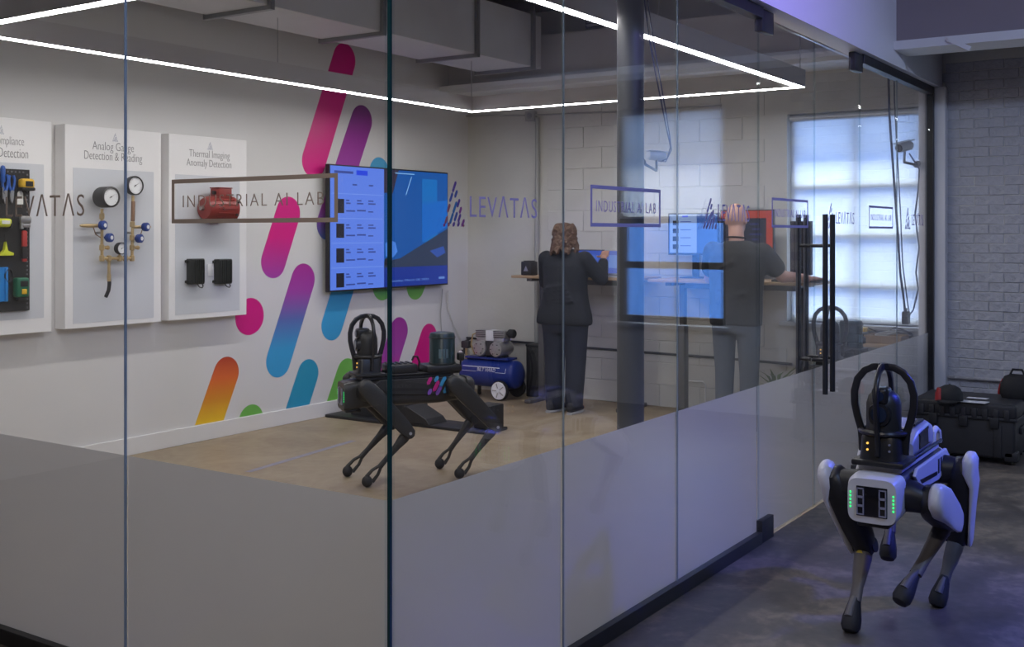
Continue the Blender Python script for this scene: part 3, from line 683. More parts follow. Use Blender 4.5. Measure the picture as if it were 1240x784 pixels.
MB().rbox((0, -0.03, 0), (0.088, 0.056, 0.125), 0.014, 3).build('body', 'tool_green', t); MB().rbox((0.004, -0.06, 0.024), (0.05, 0.004, 0.036), 0.001).build('display', 'soft_black', t)
MB().rbox((0.004, -0.061, -0.026), (0.034, 0.008, 0.032), 0.004).build('button', 'tool_yellow', t); MB().rbox((0, -0.03, -0.075), (0.06, 0.04, 0.022), 0.006).build('foot_mount', 'soft_black', t)
p = UT(2.5, 345); t = thing('try_square', 'bright blue flat square hanging at the left of the pegboard', 'square', p, 0, g)
MB().prism([(-0.06, -0.004, -0.11), (0.03, -0.004, -0.10), (0.03, -0.004, 0.11), (-0.06, -0.004, 0.11)], (0, -0.014, 0)).build('blade', 'tool_bright_blue', t)
MB().rbox((0.016, -0.014, 0.0), (0.02, 0.026, 0.21), 0.004).build('stock', 'tool_bright_blue', t)
p = UT(8.5, 334); t = thing('wire_coil', 'coil of black wire beside the bright blue square', 'wire', p, 0, g)
for k in range(3): MB().tube([(0.026*math.cos(2*PI*i/20), -0.012-0.006*k, 0.042*math.sin(2*PI*i/20)) for i in range(20)], 0.004, 6, True).build('loop', 'black_plastic', t)
p = UT(24, 240); t = thing('price_tag', 'white paper tag hanging under the yellow tape measure', 'tag', p, 0, g)
MB().prism([(-0.02, -0.004, -0.04), (0.02, -0.004, -0.04), (0.02, -0.004, 0.03), (0.01, -0.004, 0.045), (-0.01, -0.004, 0.045), (-0.02, -0.004, 0.03)], (0, -0.001, 0)).build('card', 'tag_white', t)
MB().box((0, -0.0055, 0), (0.028, 0.0006, 0.006)).build('printed_line', 'print_grey', t)

# gauge manifold
mat('brass', (0.62, 0.46, 0.24), 0.35, 0.6, var=0.15, scale=20); mat('dial_white', (0.80, 0.81, 0.82), 0.4, var=0.02); mat('knob_blue', (0.015, 0.05, 0.26), 0.4); mat('gauge_black', (0.03, 0.03, 0.032), 0.45); mat('copper', (0.33, 0.20, 0.13), 0.4, 0.7); mat('rubber', (0.015, 0.015, 0.016), 0.7)
YM = YP-0.07
def UM(x, y): return UY(x, y, YM)
o_ = UM(140, 313)
t = thing('gauge_manifold', 'brass pipe manifold with dial gauges and blue valve knobs', 'gauge', o_)
q = lambda x, y, dy=0.0: UM(x, y)-o_+Vector((0, dy, 0))
pipes = [[q(123.5, 253), q(123.5, 313)], [q(161, 237), q(160, 313)], [q(123.5, 313), q(160, 313)], [q(132, 313), q(132, 334)]]
mats = ['brass', 'brass', 'brass', 'brass']
for pth, m in zip(pipes, mats): MB().cyl(pth[0], pth[1], 0.0105, n=12).build('pipe', m, t)
MB().cyl(q(161.3, 244), q(160.8, 268), 0.014, n=12).build('siphon', 'copper', t)
for x, y in ((123.5, 313), (160, 313), (132, 313), (145, 313), (123.5, 300), (160, 300), (123.5, 262), (160.5, 272), (152, 313), (160, 288)):
    c = q(x, y); MB().lathe(c-Vector((0, 0, 0.02)), (0, 0, 1), [(0.013, 0), (0.0185, 0.004), (0.0185, 0.036), (0.013, 0.04)], 6).build('fitting', 'brass', t)
def dial(x, y, R, depth, rim, nm):
    c = q(x, y); D = Vector((0, -1, 0))
    b = MB().lathe(c+Vector((0, 0.03, 0)), D, [(R*0.55, 0), (R*rim*0.96, 0.02), (R*rim, 0.03), (R*rim, depth), (R*0.97, depth+0.006), (R*0.93, depth-0.004)], 28, caps=False); b.add([c+Vector((0, 0.03, 0))+Vector((R*0.55*math.cos(2*PI*i/28), 0, R*0.55*math.sin(2*PI*i/28))) for i in range(28)], [list(range(28))])
    gg = b.build(nm, 'gauge_black', t)
    MB().cyl(c+Vector((0, 0.03-depth+0.008, 0)), c+Vector((0, 0.03-depth+0.004, 0)), R*0.94, n=28).build('dial_face', 'dial_white', gg)
    yy = 0.03-depth+0.0032
    tk = MB()
    for k in range(21):
        a = math.radians(225-270*k/20); l = 0.16 if k % 5 == 0 else 0.09
        d = Vector((math.cos(a), 0, math.sin(a))); n_ = Vector((-d.z, 0, d.x))*R*0.012
        tk.prism([c+Vector((0, yy, 0))+d*R*0.84-n_, c+Vector((0, yy, 0))+d*R*0.84+n_, c+Vector((0, yy, 0))+d*R*(0.84-l)+n_, c+Vector((0, yy, 0))+d*R*(0.84-l)-n_], (0, -0.0006, 0))
    tk.build('scale_ticks', 'print_grey', gg)
    d = Vector((0.84, 0, 0.54)); n_ = Vector((-d.z, 0, d.x))*R*0.03
    MB().prism([c+Vector((0, yy-0.002, 0))-d*R*0.25-n_, c+Vector((0, yy-0.002, 0))+d*R*0.65, c+Vector((0, yy-0.002, 0))-d*R*0.25+n_], (0, -0.001, 0)).build('needle', 'gauge_black', gg)
    MB().cyl(c+Vector((0, yy-0.004, 0)), c+Vector((0, yy, 0)), R*0.07, n=10).build('hub', 'gauge_black', gg)
dial(123.5, 239, 0.062, 0.13, 1.14, 'deep_gauge'); dial(161, 225, 0.062, 0.06, 1.08, 'large_gauge'); dial(145, 301, 0.038, 0.055, 1.1, 'small_gauge')
MB().cyl(q(145, 305), q(145, 313), 0.008, n=10).build('gauge_stem', 'brass', t)
for x, y, lx in ((119, 273.5, 97), (171, 275, 182.5)):
    MB().lathe(q(lx, y), q(x, y)-q(lx, y), [(0.006, 0), (0.010, 0.01), (0.0125, 0.05), (0.013, abs((q(x, y)-q(lx, y)).length))], 10).build('hose_barb', 'brass', t)
    MB().cyl(q(x, y), q(123.5 if x < 140 else 160.5, y), 0.011, n=10).build('branch_pipe', 'brass', t)
for x, y in ((119, 273), (127, 288), (171, 275), (163.5, 289)):
    k = MB().lathe(q(x, y, 0.0), (0.25, -1, 0), [(0.010, 0), (0.010, 0.02), (0.029, 0.022), (0.031, 0.03), (0.031, 0.052), (0.026, 0.056)], 18).build('valve_knob', 'knob_blue', t)
    MB().lathe(q(x, y, 0.0)+Vector((0.0139, -0.0555, 0)), (0.25, -1, 0), [(0.014, 0), (0.014, 0.003)], 12).build('knob_cap', 'dial_white', k)
for x, y in ((128.5, 300), (165, 300)): MB().lathe(q(x, y), (1, -0.5, 0), [(0.006, -0.02), (0.012, 0), (0.016, 0.012), (0.010, 0.022)], 10).build('bleed_valve', 'brass', t)
MB().tube([q(113, 275), q(116, 284), q(122, 288)], 0.0035, 6).build('bleed_line', 'copper', t); MB().tube([q(172, 279), q(170, 286), q(164, 288)], 0.0035, 6).build('bleed_line', 'copper', t)
MB().lathe(q(132, 332), (0, 0, -1), [(0.012, 0), (0.015, 0.02), (0.013, 0.03), (0.013, -0.0+0.05)], 10).build('hose_fitting', 'brass', t)
MB().tube([q(132, 334), q(132.5, 344), q(131.5, 352), q(128, 360)], 0.0125, 10).build('black_hose', 'rubber', t)
for x, y in ((123.5, 282), (160.5, 282)): MB().cyl(q(x, y), q(x, y)+Vector((0, 0.069, 0)), 0.008, n=8).build('wall_bracket', 'tool_steel', t)

# red motor
mat('motor_red', (0.26, 0.035, 0.03), 0.35, var=0.15, scale=14)
YR = YP-0.095; o_ = UY(266, 253, YR)
t = thing('electric_motor', 'dark red electric motor mounted on the thermal imaging panel', 'motor', o_)
A = Vector((-0.155, 0.0, 0)); ax = Vector((1, 0, 0))
MB().lathe(A, ax, [(0.03, 0), (0.075, 0.006), (0.09, 0.03), (0.093, 0.05), (0.093, 0.25), (0.096, 0.255), (0.096, 0.27), (0.06, 0.29), (0.03, 0.30)], 28).build('housing', 'motor_red', t)
for k in range(7): 
    an = math.radians(-60+k*20); d = Vector((0, -math.cos(an), math.sin(an)))
    MB().box(Vector((-0.005, 0, 0))+d*0.094, (0.17, 0.004, 0.012), Matrix.Rotation(-an, 3, 'X') @ Matrix.Rotation(PI/2, 3, 'X')).build('cooling_fin', 'motor_red', t)
MB().rbox((0.01, -0.005, 0.115), (0.125, 0.10, 0.075), 0.008).build('terminal_box', 'motor_red', t); MB().rbox((0.01, -0.005, 0.156), (0.132, 0.106, 0.008), 0.003).build('box_lid', 'motor_red', t)
MB().cyl((-0.075, -0.01, 0.12), (-0.05, -0.01, 0.12), 0.014).build('cable_gland', 'gauge_black', t)
MB().cyl(A-ax*0.03, A+ax*0.002, 0.014).build('shaft', 'tool_steel', t)
MB().rbox((0, 0.055, -0.085), (0.19, 0.078, 0.016), 0.004).build('foot_bracket', 'motor_red', t)
for x, z in ((-0.045, 0.0), (0.085, -0.045), (0.105, 0.05)): MB().cyl((x, -0.088, z), (x, -0.099, z), 0.009, n=10).build('bolt', 'gauge_black', t)
# black boxes
mat('box_black', (0.022, 0.024, 0.022), 0.4)
for x0, x1, lab in ((227, 250, 'ribbed black control box, the nearer to the gauge panel of the two'), (260.5, 283, 'ribbed black control box, the nearer to the mural of the two')):
    YK = YP-0.07; c = UY((x0+x1)/2+2.5, 329, YK); w = UY(x1, 329, YK).x-UY(x0, 329, YK).x-0.055
    t = thing('control_box', lab, 'box', c, 0, 'black boxes on the thermal imaging panel')
    MB().rbox((0, 0.0385, 0), (w, 0.062, 0.19), 0.006).build('body', 'box_black', t)
    for k in range(6): MB().b2((-w/2+0.012+k*(w-0.024)/5-0.004, -0.002, -0.085), (-w/2+0.012+k*(w-0.024)/5+0.004, 0.009, 0.085)).build('rib', 'box_black', t)
    for s in (-1, 1): MB().rbox((-w/2-0.008, 0.055, s*0.075), (0.02, 0.02, 0.02), 0.003).build('mounting_ear', 'box_black', t)
    MB().tube([(0.0, 0.02, -0.09), (0.004, 0.0, -0.115), (0.025, -0.005, -0.122), (0.04, 0.0, -0.11), (0.044, 0.02, -0.09)], 0.004, 6).build('cable_loop', 'rubber', t)
c = UY(255, 327, YP-0.004); t = tag(MB().rbox(c, (0.05, 0.008, 0.09), 0.002).build('wall_switch_plate', 'dial_white'), 'small pale plate between the two black control boxes', 'plate')

# ------------------------------------------------------------------ television
YV = YA-0.10
def UV(x, y): return UY(x, y, YV)
zt = 0.5*(UV(399, 200).z+UV(543, 208).z); zb = 0.5*(UV(398, 353).z+UV(542, 346).z); xl, xr = UV(398.5, 280).x, UV(542.5, 280).x
o_ = Vector(((xl+xr)/2, YV, zb))
t = thing('television', 'large wall television showing a blue list beside a camera view', 'television', o_)
Wt, Ht = xr-xl, zt-zb
MB().b2((-Wt/2, 0.0, 0), (Wt/2, 0.045, Ht)).build('housing', 'black_plastic', t, bevel=0.004)
MB().b2((-0.25, 0.045, Ht*0.3), (0.25, 0.098, Ht*0.7)).build('wall_mount', 'black_metal', t)
S = MB().b2((-Wt/2+0.012, -0.002, 0.014), (Wt/2-0.012, 0.0, Ht-0.012)).build('screen', emat('screen_base', srgb(0, 80, 165), 0.55), t)
sx = lambda x: -Wt/2+0.012+(Wt-0.024)*x
sz = lambda y: 0.014+(Ht-0.026)*(1-y)
lay_ = [0]
def scr(nm, poly, m, lv):
    MB().prism([(sx(x), -0.002-0.0004*(lv-1), sz(y)) for x, y in poly], (0, -0.0004, 0)).build(nm, m, S)
def rc(x0, y0, x1, y1): return [(x0, y0), (x1, y0), (x1, y1), (x0, y1)]
LISTC = emat('screen_list', srgb(92, 128, 232), 1.0)
scr('list_page', rc(0, 0, 0.425, 1), LISTC, 1)
scr('list_button', rc(0.20, 0.025, 0.29, 0.065), emat('screen_button', srgb(30, 66, 225), 1.0), 2)
TXT = emat('screen_text', srgb(58, 78, 160), 0.9); DK = emat('screen_dark', srgb(30, 30, 45), 0.8); LT = emat('screen_line', srgb(120, 155, 240), 1.0)
scr('list_title', rc(0.03, 0.038, 0.175, 0.058), TXT, 2)
for x in (0.17, 0.30): scr('column_title', rc(x, 0.14, x+0.035, 0.152), TXT, 2)
for k, y0 in enumerate((0.265, 0.465, 0.665, 0.865)):
    scr('row_line', rc(0.01, y0-0.045, 0.415, y0-0.040), LT, 2)
    scr('thumbnail', rc(0.045, y0, 0.105, y0+0.115), DK, 2)
    for x, wd in ((0.12, 0.035), (0.205, 0.05), (0.295, 0.06)):
        scr('row_text', rc(x, y0+0.005, x+wd*0.7, y0+0.016), TXT, 2); scr('row_text', rc(x, y0+0.028, x+wd, y0+0.040), TXT, 2)
    scr('row_text', rc(0.12, y0+0.09, 0.19, y0+0.102), TXT, 2); scr('row_text', rc(0.205, y0+0.085, 0.275, y0+0.098), TXT, 2); scr('row_text', rc(0.295, y0+0.095, 0.335, y0+0.105), TXT, 2)
scr('view_room', rc(0.425, 0, 1, 0.835), emat('screen_room', srgb(0, 84, 168), 0.9), 1)
scr('view_wall', [(0.425, 0.0), (0.55, 0.0), (0.50, 0.20), (0.425, 0.20)], emat('screen_brown', srgb(52, 42, 66), 0.9), 2)
scr('view_wall', rc(0.76, 0.06, 0.90, 0.62), emat('screen_cyan', srgb(0, 112, 196), 0.9), 2)
scr('view_wall', [(0.76, 0.28), (1.0, 0.24), (1.0, 0.48), (0.76, 0.62)], emat('screen_cyan2', srgb(0, 104, 202), 0.9), 3)
scr('view_floor', [(0.425, 0.835), (0.425, 0.78), (0.56, 0.76), (1.0, 0.50), (1.0, 0.835)], emat('screen_floor', srgb(48, 62, 92), 0.8), 4)
scr('view_light', [(0.52, 0.022), (0.69, 0.022), (0.69, 0.030), (0.52, 0.030)], emat('screen_white', srgb(130, 180, 230), 1.0), 4)
scr('view_light', [(0.66, 0.05), (0.667, 0.05), (0.617, 0.21), (0.61, 0.21)], MATS['screen_white'], 4)
scr('view_robot', [(0.435, 0.63), (0.47, 0.60), (0.52, 0.62), (0.54, 0.70), (0.50, 0.75), (0.44, 0.74)], emat('screen_pale', srgb(70, 130, 225), 1.0), 5)
scr('view_robot', [(0.43, 0.76), (0.46, 0.75), (0.475, 0.79), (0.45, 0.825), (0.43, 0.81)], DK, 6)
scr('view_case', [(0.83, 0.70), (0.96, 0.66), (0.98, 0.72), (0.90, 0.76)], emat('screen_mid', srgb(50, 84, 170), 0.9), 5)
scr('caption_bar', rc(0.425, 0.835, 1, 1), emat('screen_bar', srgb(22, 52, 150), 0.9), 1)
text_fit('caption', 'Tuesday, March 28, 2023', (sx(0.47), -0.0035, sz(0.965)), (1, 0, 0), sx(0.82)-sx(0.47), (0, 0, 1), 0.026, emat('screen_caption', srgb(100, 135, 205), 1.0), S)
scr('clock_text', rc(0.915, 0.935, 0.972, 0.955), MATS['screen_caption'], 2)
# cables dropping from the television to the floor
mat('cable_white', (0.70, 0.70, 0.68), 0.5); mat('cable_black', (0.02, 0.02, 0.022), 0.5); mat('cable_blue', (0.025, 0.04, 0.11), 0.5)
P = [UA(537, 352), UA(541, 375), UA(548, 395), UA(557, 412), UA(566, 425)]
for p_ in P: p_.y = YA-0.02
P[0].y = YA-0.06
tag(MB().tube([*P, Vector((P[-1].x+0.12, YA-0.03, 0.06)), Vector((P[-1].x+0.14, YA-0.04, 0.012))], 0.009, 8).build('power_cable', 'cable_white'), 'white power cable hanging from the television to the floor', 'cable')
P = [UA(531, 350), UA(532, 380), UA(534, 420), UA(536, 460)]
for p_ in P: p_.y = YA-0.015
P[0].y = YA-0.05
tag(MB().tube(P, 0.005, 6).build('signal_cable', 'conduit_grey'), 'thin grey cable hanging straight down under the television', 'cable')
# ------------------------------------------------------------------ four-legged robots
mat('robot_white', (0.60, 0.59, 0.62), 0.35, var=0.04, scale=10); mat('robot_black', (0.028, 0.028, 0.030), 0.42, var=0.2, scale=16); mat('robot_joint', (0.014, 0.014, 0.016), 0.45, var=0.2, scale=20)
mat('leg_grey', (0.13, 0.12, 0.12), 0.5, var=0.15, scale=16); mat('leg_black', (0.03, 0.029, 0.029), 0.45, var=0.2, scale=16); mat('foot_rubber', (0.022, 0.022, 0.026), 0.7)
mat('sensor_glass', (0.008, 0.008, 0.012), 0.12, spec=0.8); mat('slot_frame', (0.28, 0.28, 0.38), 0.4); mat('payload_silver', (0.42, 0.42, 0.47), 0.35, 0.2)
mat('cage_black', (0.020, 0.020, 0.024), 0.32, var=0.1); mat('lens_blue', (0.02, 0.03, 0.06), 0.05, spec=1.0); mat('warn_yellow', (0.55, 0.42, 0.04), 0.5)
emat('led_green', (0.03, 1.0, 0.22), 1.5); emat('led_amber', (1.0, 0.55, 0.10), 1.3); mat('cylinder_teal', (0.012, 0.030, 0.036), 0.3, var=0.2)
def V(*a): return Vector(a)
def make_robot(label, centre, heading, joints, white):
    """joints: leg -> (hip, knee, foot) in world coordinates; local frame x forward, y left"""
    root = thing('quadruped_robot', label, 'robot', (centre[0], centre[1], 0), heading, 'four legged robots')
    ch, sh = math.cos(heading), math.sin(heading)
    def loc(p): dx, dy = p[0]-centre[0], p[1]-centre[1]; return V(dx*ch+dy*sh, -dx*sh+dy*ch, p[2])
    shell = 'robot_white' if white else 'robot_black'; X, Y, Z = V(1, 0, 0), V(0, 1, 0), V(0, 0, 1)
    # body
    b = MB(); b.loft([(V(x, 0, z), Y, Z, hy, hz) for x, z, hy, hz in ((-0.40, 0.575, 0.075, 0.055), (-0.37, 0.570, 0.095, 0.075), (-0.20, 0.565, 0.105, 0.085), (0.20, 0.565, 0.105, 0.085), (0.33, 0.562, 0.10, 0.085))], 24, 4)
    body = b.build('body', 'robot_black', root)
    for s in (-1, 1):
        p = MB(); p.prism([(x, s*0.104, z) for x, z in ((-0.36, 0.615), (-0.30, 0.655), (0.20, 0.655), (0.24, 0.63), (0.14, 0.56), (-0.16, 0.545), (-0.33, 0.57))], (0, s*0.014, 0))
        sp = p.build('side_panel', shell, root, bevel=0.004)
        for k in range(3): MB().b2((-0.25+k*0.045, s*0.1175, 0.575), (-0.225+k*0.045, s*0.1195, 0.635)).build('vent_slot', 'robot_joint', sp)
        MB().prism([(x, s*0.1175, z) for x, z in ((-0.12, 0.572), (0.14, 0.585), (0.17, 0.605), (-0.12, 0.588))], (0, s*0.002, 0)).build('dark_band', 'robot_joint', sp)
        MB().cyl((-0.34, s*0.085, 0.68), (0.30, s*0.085, 0.68), 0.008, n=8).build('payload_rail', 'robot_joint', root)
    MB().loft([(V(-0.30, 0, 0.662), Y, Z, 0.085, 0.014), (V(0.31, 0, 0.662), Y, Z, 0.085, 0.014)], 20, 5).build('top_cover', shell if white else 'robot_joint', root)
    # tail end
    MB().loft([(V(-0.395, 0, 0.575), Y, Z, 0.085, 0.07), (V(-0.44, 0, 0.575), Y, Z, 0.08, 0.06), (V(-0.455, 0, 0.575), Y, Z, 0.06, 0.045)], 20, 4).build('tail_cover', shell, root)
    # head
    hd = MB(); hd.loft([(V(x, 0, z), Y, Z, hy, hz) for x, z, hy, hz in ((0.31, 0.565, 0.10, 0.085), (0.34, 0.563, 0.098, 0.090), (0.40, 0.558, 0.098, 0.090), (0.425, 0.555, 0.092, 0.085))], 28, 5)
    head = hd.build('head', shell, root)
    MB().rbox((0.424, 0, 0.553), (0.008, 0.118, 0.115), 0.003).build('sensor_window', 'sensor_glass', head)
    for s in (-1, 1):
        f = MB()
        for k in range(3): 
            zc = 0.587-k*0.034
            for a, c in (((0, 0.030, 0.016), (0.006, 0.004, 0.030)), ((0, 0.054, 0.016), (0.006, 0.004, 0.030)), ((0, 0.042, 0.030), (0.006, 0.028, 0.004)), ((0, 0.042, 0.0), (0.006, 0.028, 0.004))):
                f.box((0.430, s*a[1], zc-0.016+a[2]), c)
        f.build('slot_frame', 'slot_frame', head)
        for k in range(5): MB().box((0.4245, s*0.081, 0.583-k*0.014), (0.006, 0.005, 0.007)).build('status_light', 'led_green', head)
    MB().rbox((0.36, 0, 0.462), (0.10, 0.12, 0.02), 0.006).build('chin', 'robot_joint', head)
    # legs
    for nm, (hip, knee, foot) in joints.items():
        h, k, f = loc(hip), loc(knee), loc(foot); s = 1 if h.y > 0 else -1
        MB().loft([(V(h.x, s*0.085, h.z*0.5+0.285), X, Z, 0.062, 0.062), (V(h.x, s*0.12, h.z*0.5+0.285), X, Z, 0.060, 0.060), (h-Y*s*0.02, X, Z, 0.050, 0.050)], 18, 2.4).build('hip', 'robot_joint', root)
        d = (k-h); L_ = d.length; d = d.normalized(); lat = (Y*s - d*(Y*s).dot(d)).normalized(); w = d.cross(lat)
        cw = 1.0 if white else 0.80
        prof = [(-0.055, 0.018, 0.022), (-0.045, 0.032, 0.045), (-0.01, 0.046, 0.062), (0.08, 0.056, 0.066), (0.20, 0.053, 0.060), (L_-0.03, 0.047, 0.050), (L_+0.02, 0.040, 0.044), (L_+0.04, 0.020, 0.022)]
        ul = MB().loft([(h+d*a, lat, w, p*cw, q*cw) for a, p, q in prof], 22, 3).build('upper_leg', 'robot_joint' if white else 'robot_black', root)
        prof = [(-0.085, 0.010, 0.020), (-0.078, 0.020, 0.040), (-0.055, 0.030, 0.058), (-0.01, 0.030, 0.070), (0.05, 0.015, 0.070), (0.16, 0.009, 0.064), (L_-0.05, 0.008, 0.056), (L_+0.01, 0.008, 0.042), (L_+0.025, 0.006, 0.02)]
        MB().loft([(h+d*a+lat*((0.052 if a > 0.0 else 0.030)*cw), lat, w, p*cw, q*cw) for a, p, q in prof], 22, 2.6).build('leg_shell', shell, ul)
        MB().cyl(k-lat*0.044, k+lat*0.044, 0.030, n=18).build('knee_joint', 'robot_joint', ul)
        MB().cyl(k+lat*0.044, k+lat*0.050, 0.010, n=10).build('knee_bolt', 'payload_silver', ul)
        e = (f-k); Lf = e.length; e = e.normalized(); l2 = (lat-e*lat.dot(e)).normalized(); w2 = e.cross(l2); cut = Lf*0.72
        bw = 1.45 if white else 0.95; prof = [(-0.03, 0.012, 0.018), (0.0, 0.022*bw, 0.030), (0.05, 0.024*bw, 0.034), (0.11, 0.021*bw, 0.024), (cut*0.75, 0.016*bw, 0.016), (cut, 0.017*bw, 0.018)]
        lm = 'leg_grey' if white else 'leg_black'
        ll = MB().loft([(k+e*a, l2, w2, p, q) for a, p, q in prof], 16, 2.6).build('lower_leg', lm, root)
        for q in (-1, 1): MB().tube([k+e*(cut-0.01)+w2*q*0.008, k+e*(cut+0.035)+w2*q*0.024, k+e*(Lf-0.02)+w2*q*0.026], [0.0105*bw, 0.011*bw, 0.013*bw], 10).build('ankle_fork', lm, ll)
        (MB().loft([(k+e*(Lf+a), l2, w2, p, q) for a, p, q in ((-0.10, 0.020, 0.020), (-0.06, 0.028, 0.030), (-0.02, 0.036, 0.037), (0.012, 0.037, 0.036), (0.030, 0.028, 0.027), (0.036, 0.012, 0.012))], 18, 2.3) if white else MB().ell(f+V(0, 0, 0.004), (0.034, 0.032, 0.036))).build('foot', 'foot_rubber', ll)
        if white: MB().prism([k+e*0.045-l2*0.014+w2*(-0.034), k+e*0.045+l2*0.014+w2*(-0.034), k+e*0.022+w2*(-0.034)], w2*-0.0015).build('warning_mark', 'warn_yellow', ll)
    # camera tower, dome camera and hooped cage
    cx = 0.255
    MB().rbox((cx, 0, 0.685), (0.20, 0.20, 0.022), 0.006).build('payload_plate', 'robot_joint', root)
    tw = MB().loft([(V(cx, 0, z), X, Y, a, a) for z, a in ((0.696, 0.082), (0.72, 0.078), (0.78, 0.074), (0.795, 0.068))], 28, 5).build('camera_tower', 'cage_black', root)
    for s in (-1, 1):
        for z in (0.735, 0.760): MB().cyl((cx+0.072, s*0.042, z), (cx+0.080, s*0.042, z), 0.0045, n=8).build('indicator', 'led_amber' if s < 0 or not white else 'slot_frame', tw)
    dm = MB().lathe((cx, 0, 0.79), Z, [(0.070, 0), (0.074, 0.012), (0.066, 0.018), (0.067, 0.06), (0.066, 0.12), (0.058, 0.15), (0.038, 0.168), (0.012, 0.176)], 28).build('dome_camera', 'robot_black', root)
    MB().rbox((cx+0.03, 0, 0.945), (0.085, 0.062, 0.065), 0.014, 3).build('thermal_eye', 'cage_black', dm)
    MB().cyl((cx+0.07, 0, 0.945), (cx+0.076, 0, 0.945), 0.020, n=18).build('thermal_lens', 'lens_blue', dm)
    MB().loft([(V(cx+0.045, 0, 0.872), Y, Z, 0.044, 0.046), (V(cx+0.073, 0, 0.872), Y, Z, 0.040, 0.042)], 24, 2.6).build('zoom_eye', 'cage_black', dm)
    MB().cyl((cx+0.073, 0, 0.874), (cx+0.080, 0, 0.874), 0.031, n=22).build('zoom_lens', 'lens_blue', dm)
    ring_ = MB().tube([(cx+0.086*math.cos(2*PI*i/32), 0.086*math.sin(2*PI*i/32), 0.800) for i in range(32)], 0.011, 8, True).build('cage_ring', 'cage_black', root)
    hp = [(0.082, 0.715), (0.084, 0.76), (0.088, 0.80), (0.103, 0.85), (0.114, 0.90), (0.115, 0.95), (0.102, 1.00), (0.074, 1.035), (0.040, 1.052), (0.0, 1.056)]
    for k in range(4):
        a = PI/2*k + (0.0 if white else 0.12); u = V(math.cos(a), math.sin(a), 0); tn = V(-math.sin(a), math.cos(a), 0); sec = []
        for i, (r, z) in enumerate(hp):
            r0, z0 = hp[max(0, i-1)]; r1, z1 = hp[min(len(hp)-1, i+1)]; tv = (u*(r1-r0)+Z*(z1-z0)).normalized(); nv = tn.cross(tv)
            sec.append((V(cx, 0, 0)+u*r+Z*z, tn, nv, 0.0095, 0.0145))
        MB().loft(sec, 12, 4).build('cage_hoop', 'cage_black', root)
    MB().cyl((cx, 0, 1.046), (cx, 0, 1.068), 0.022, n=16).build('cage_cap', 'cage_black', root)
    # back payloads
    if white:
        pl = MB().loft([(V(x, 0, z), Y, Z, hy, hz) for x, z, hy, hz in ((0.08, 0.70, 0.07, 0.03), (0.03, 0.725, 0.082, 0.052), (-0.14, 0.735, 0.085, 0.062), (-0.22, 0.722, 0.08, 0.05), (-0.24, 0.70, 0.07, 0.03))], 22, 5).build('computer_payload', 'payload_silver', root)
        for y in (-0.05, 0.05): MB().b2((-0.13, y-0.012, 0.79), (0.02, y+0.012, 0.80)).build('cooling_slot', 'robot_joint', pl)
        MB().prism([(0.03, -0.086, 0.70), (0.03, -0.086, 0.76), (-0.12, -0.088, 0.775), (-0.15, -0.088, 0.70)], (0, 0.172, 0)).build('dark_side', 'robot_joint', pl)
        for y in (-0.07, 0.07): MB().tube([(-0.26, y, 0.675), (-0.27, y, 0.72), (-0.31, y, 0.735), (-0.36, y, 0.715), (-0.375, y, 0.665)], 0.012, 10).build('grab_handle', 'robot_white', root)
        MB().tube([(0.15, -0.05, 0.70), (0.12, -0.08, 0.76), (0.08, -0.05, 0.78), (0.05, -0.02, 0.76)], 0.006, 6).build('cable', 'robot_joint', root)
    else:
        bx_ = MB().rbox((0.04, 0.0, 0.712), (0.20, 0.16, 0.06), 0.012).build('computer_payload', 'robot_joint', root)
        for k in range(5): MB().b2((-0.03+k*0.035, -0.06, 0.741), (-0.015+k*0.035, 0.06, 0.748)).build('cooling_fin', 'robot_black', bx_)
        MB().tube([(-0.075, 0.03, 0.69), (-0.085, 0.03, 0.75), (-0.07, 0.03, 0.785), (-0.045, 0.03, 0.785), (-0.035, 0.03, 0.76)], 0.007, 8).build('cable', 'robot_joint', root)
        MB().rbox((-0.235, 0, 0.705), (0.24, 0.20, 0.046), 0.012).build('sensor_base', 'robot_joint', root)
        cy = MB().lathe((-0.25, 0, 0.725), Z, [(0.086, 0), (0.088, 0.01), (0.084, 0.02), (0.084, 0.19), (0.078, 0.205), (0.05, 0.21)], 32).build('lidar_sensor', 'cylinder_teal', root)
        for k in range(3): 
            a0 = math.radians(62+k*16); 
            MB().loft([(V(-0.25+0.0845*math.cos(a0+q), 0.0845*math.sin(a0+q), 0.80), V(-math.sin(a0), math.cos(a0), 0), Z, 0.0005, 0.030) for q in (-0.10, 0.10)], 6, 8).build('pale_label', mat('label_pale', (0.22, 0.34, 0.40), 0.5), cy)
        for z in (0.735, 0.90): MB().tube([(-0.25+0.086*math.cos(2*PI*i/28), 0.086*math.sin(2*PI*i/28), z) for i in range(28)], 0.004, 6, True).build('rim', 'robot_joint', cy)
        MB().rbox((-0.36, 0.05, 0.775), (0.04, 0.05, 0.05), 0.008).build('antenna', 'robot_joint', root); MB().cyl((-0.36, 0.05, 0.715), (-0.36, 0.05, 0.76), 0.006, n=8).build('antenna_stem', 'robot_joint', root)
        # coloured slanted stripes near the rear of the flank
        cols = [('a', (0.55, 0.02, 0.25)), ('b', (0.05, 0.30, 0.62)), ('c', (0.20, 0.08, 0.45)), ('d', (0.02, 0.30, 0.20))]
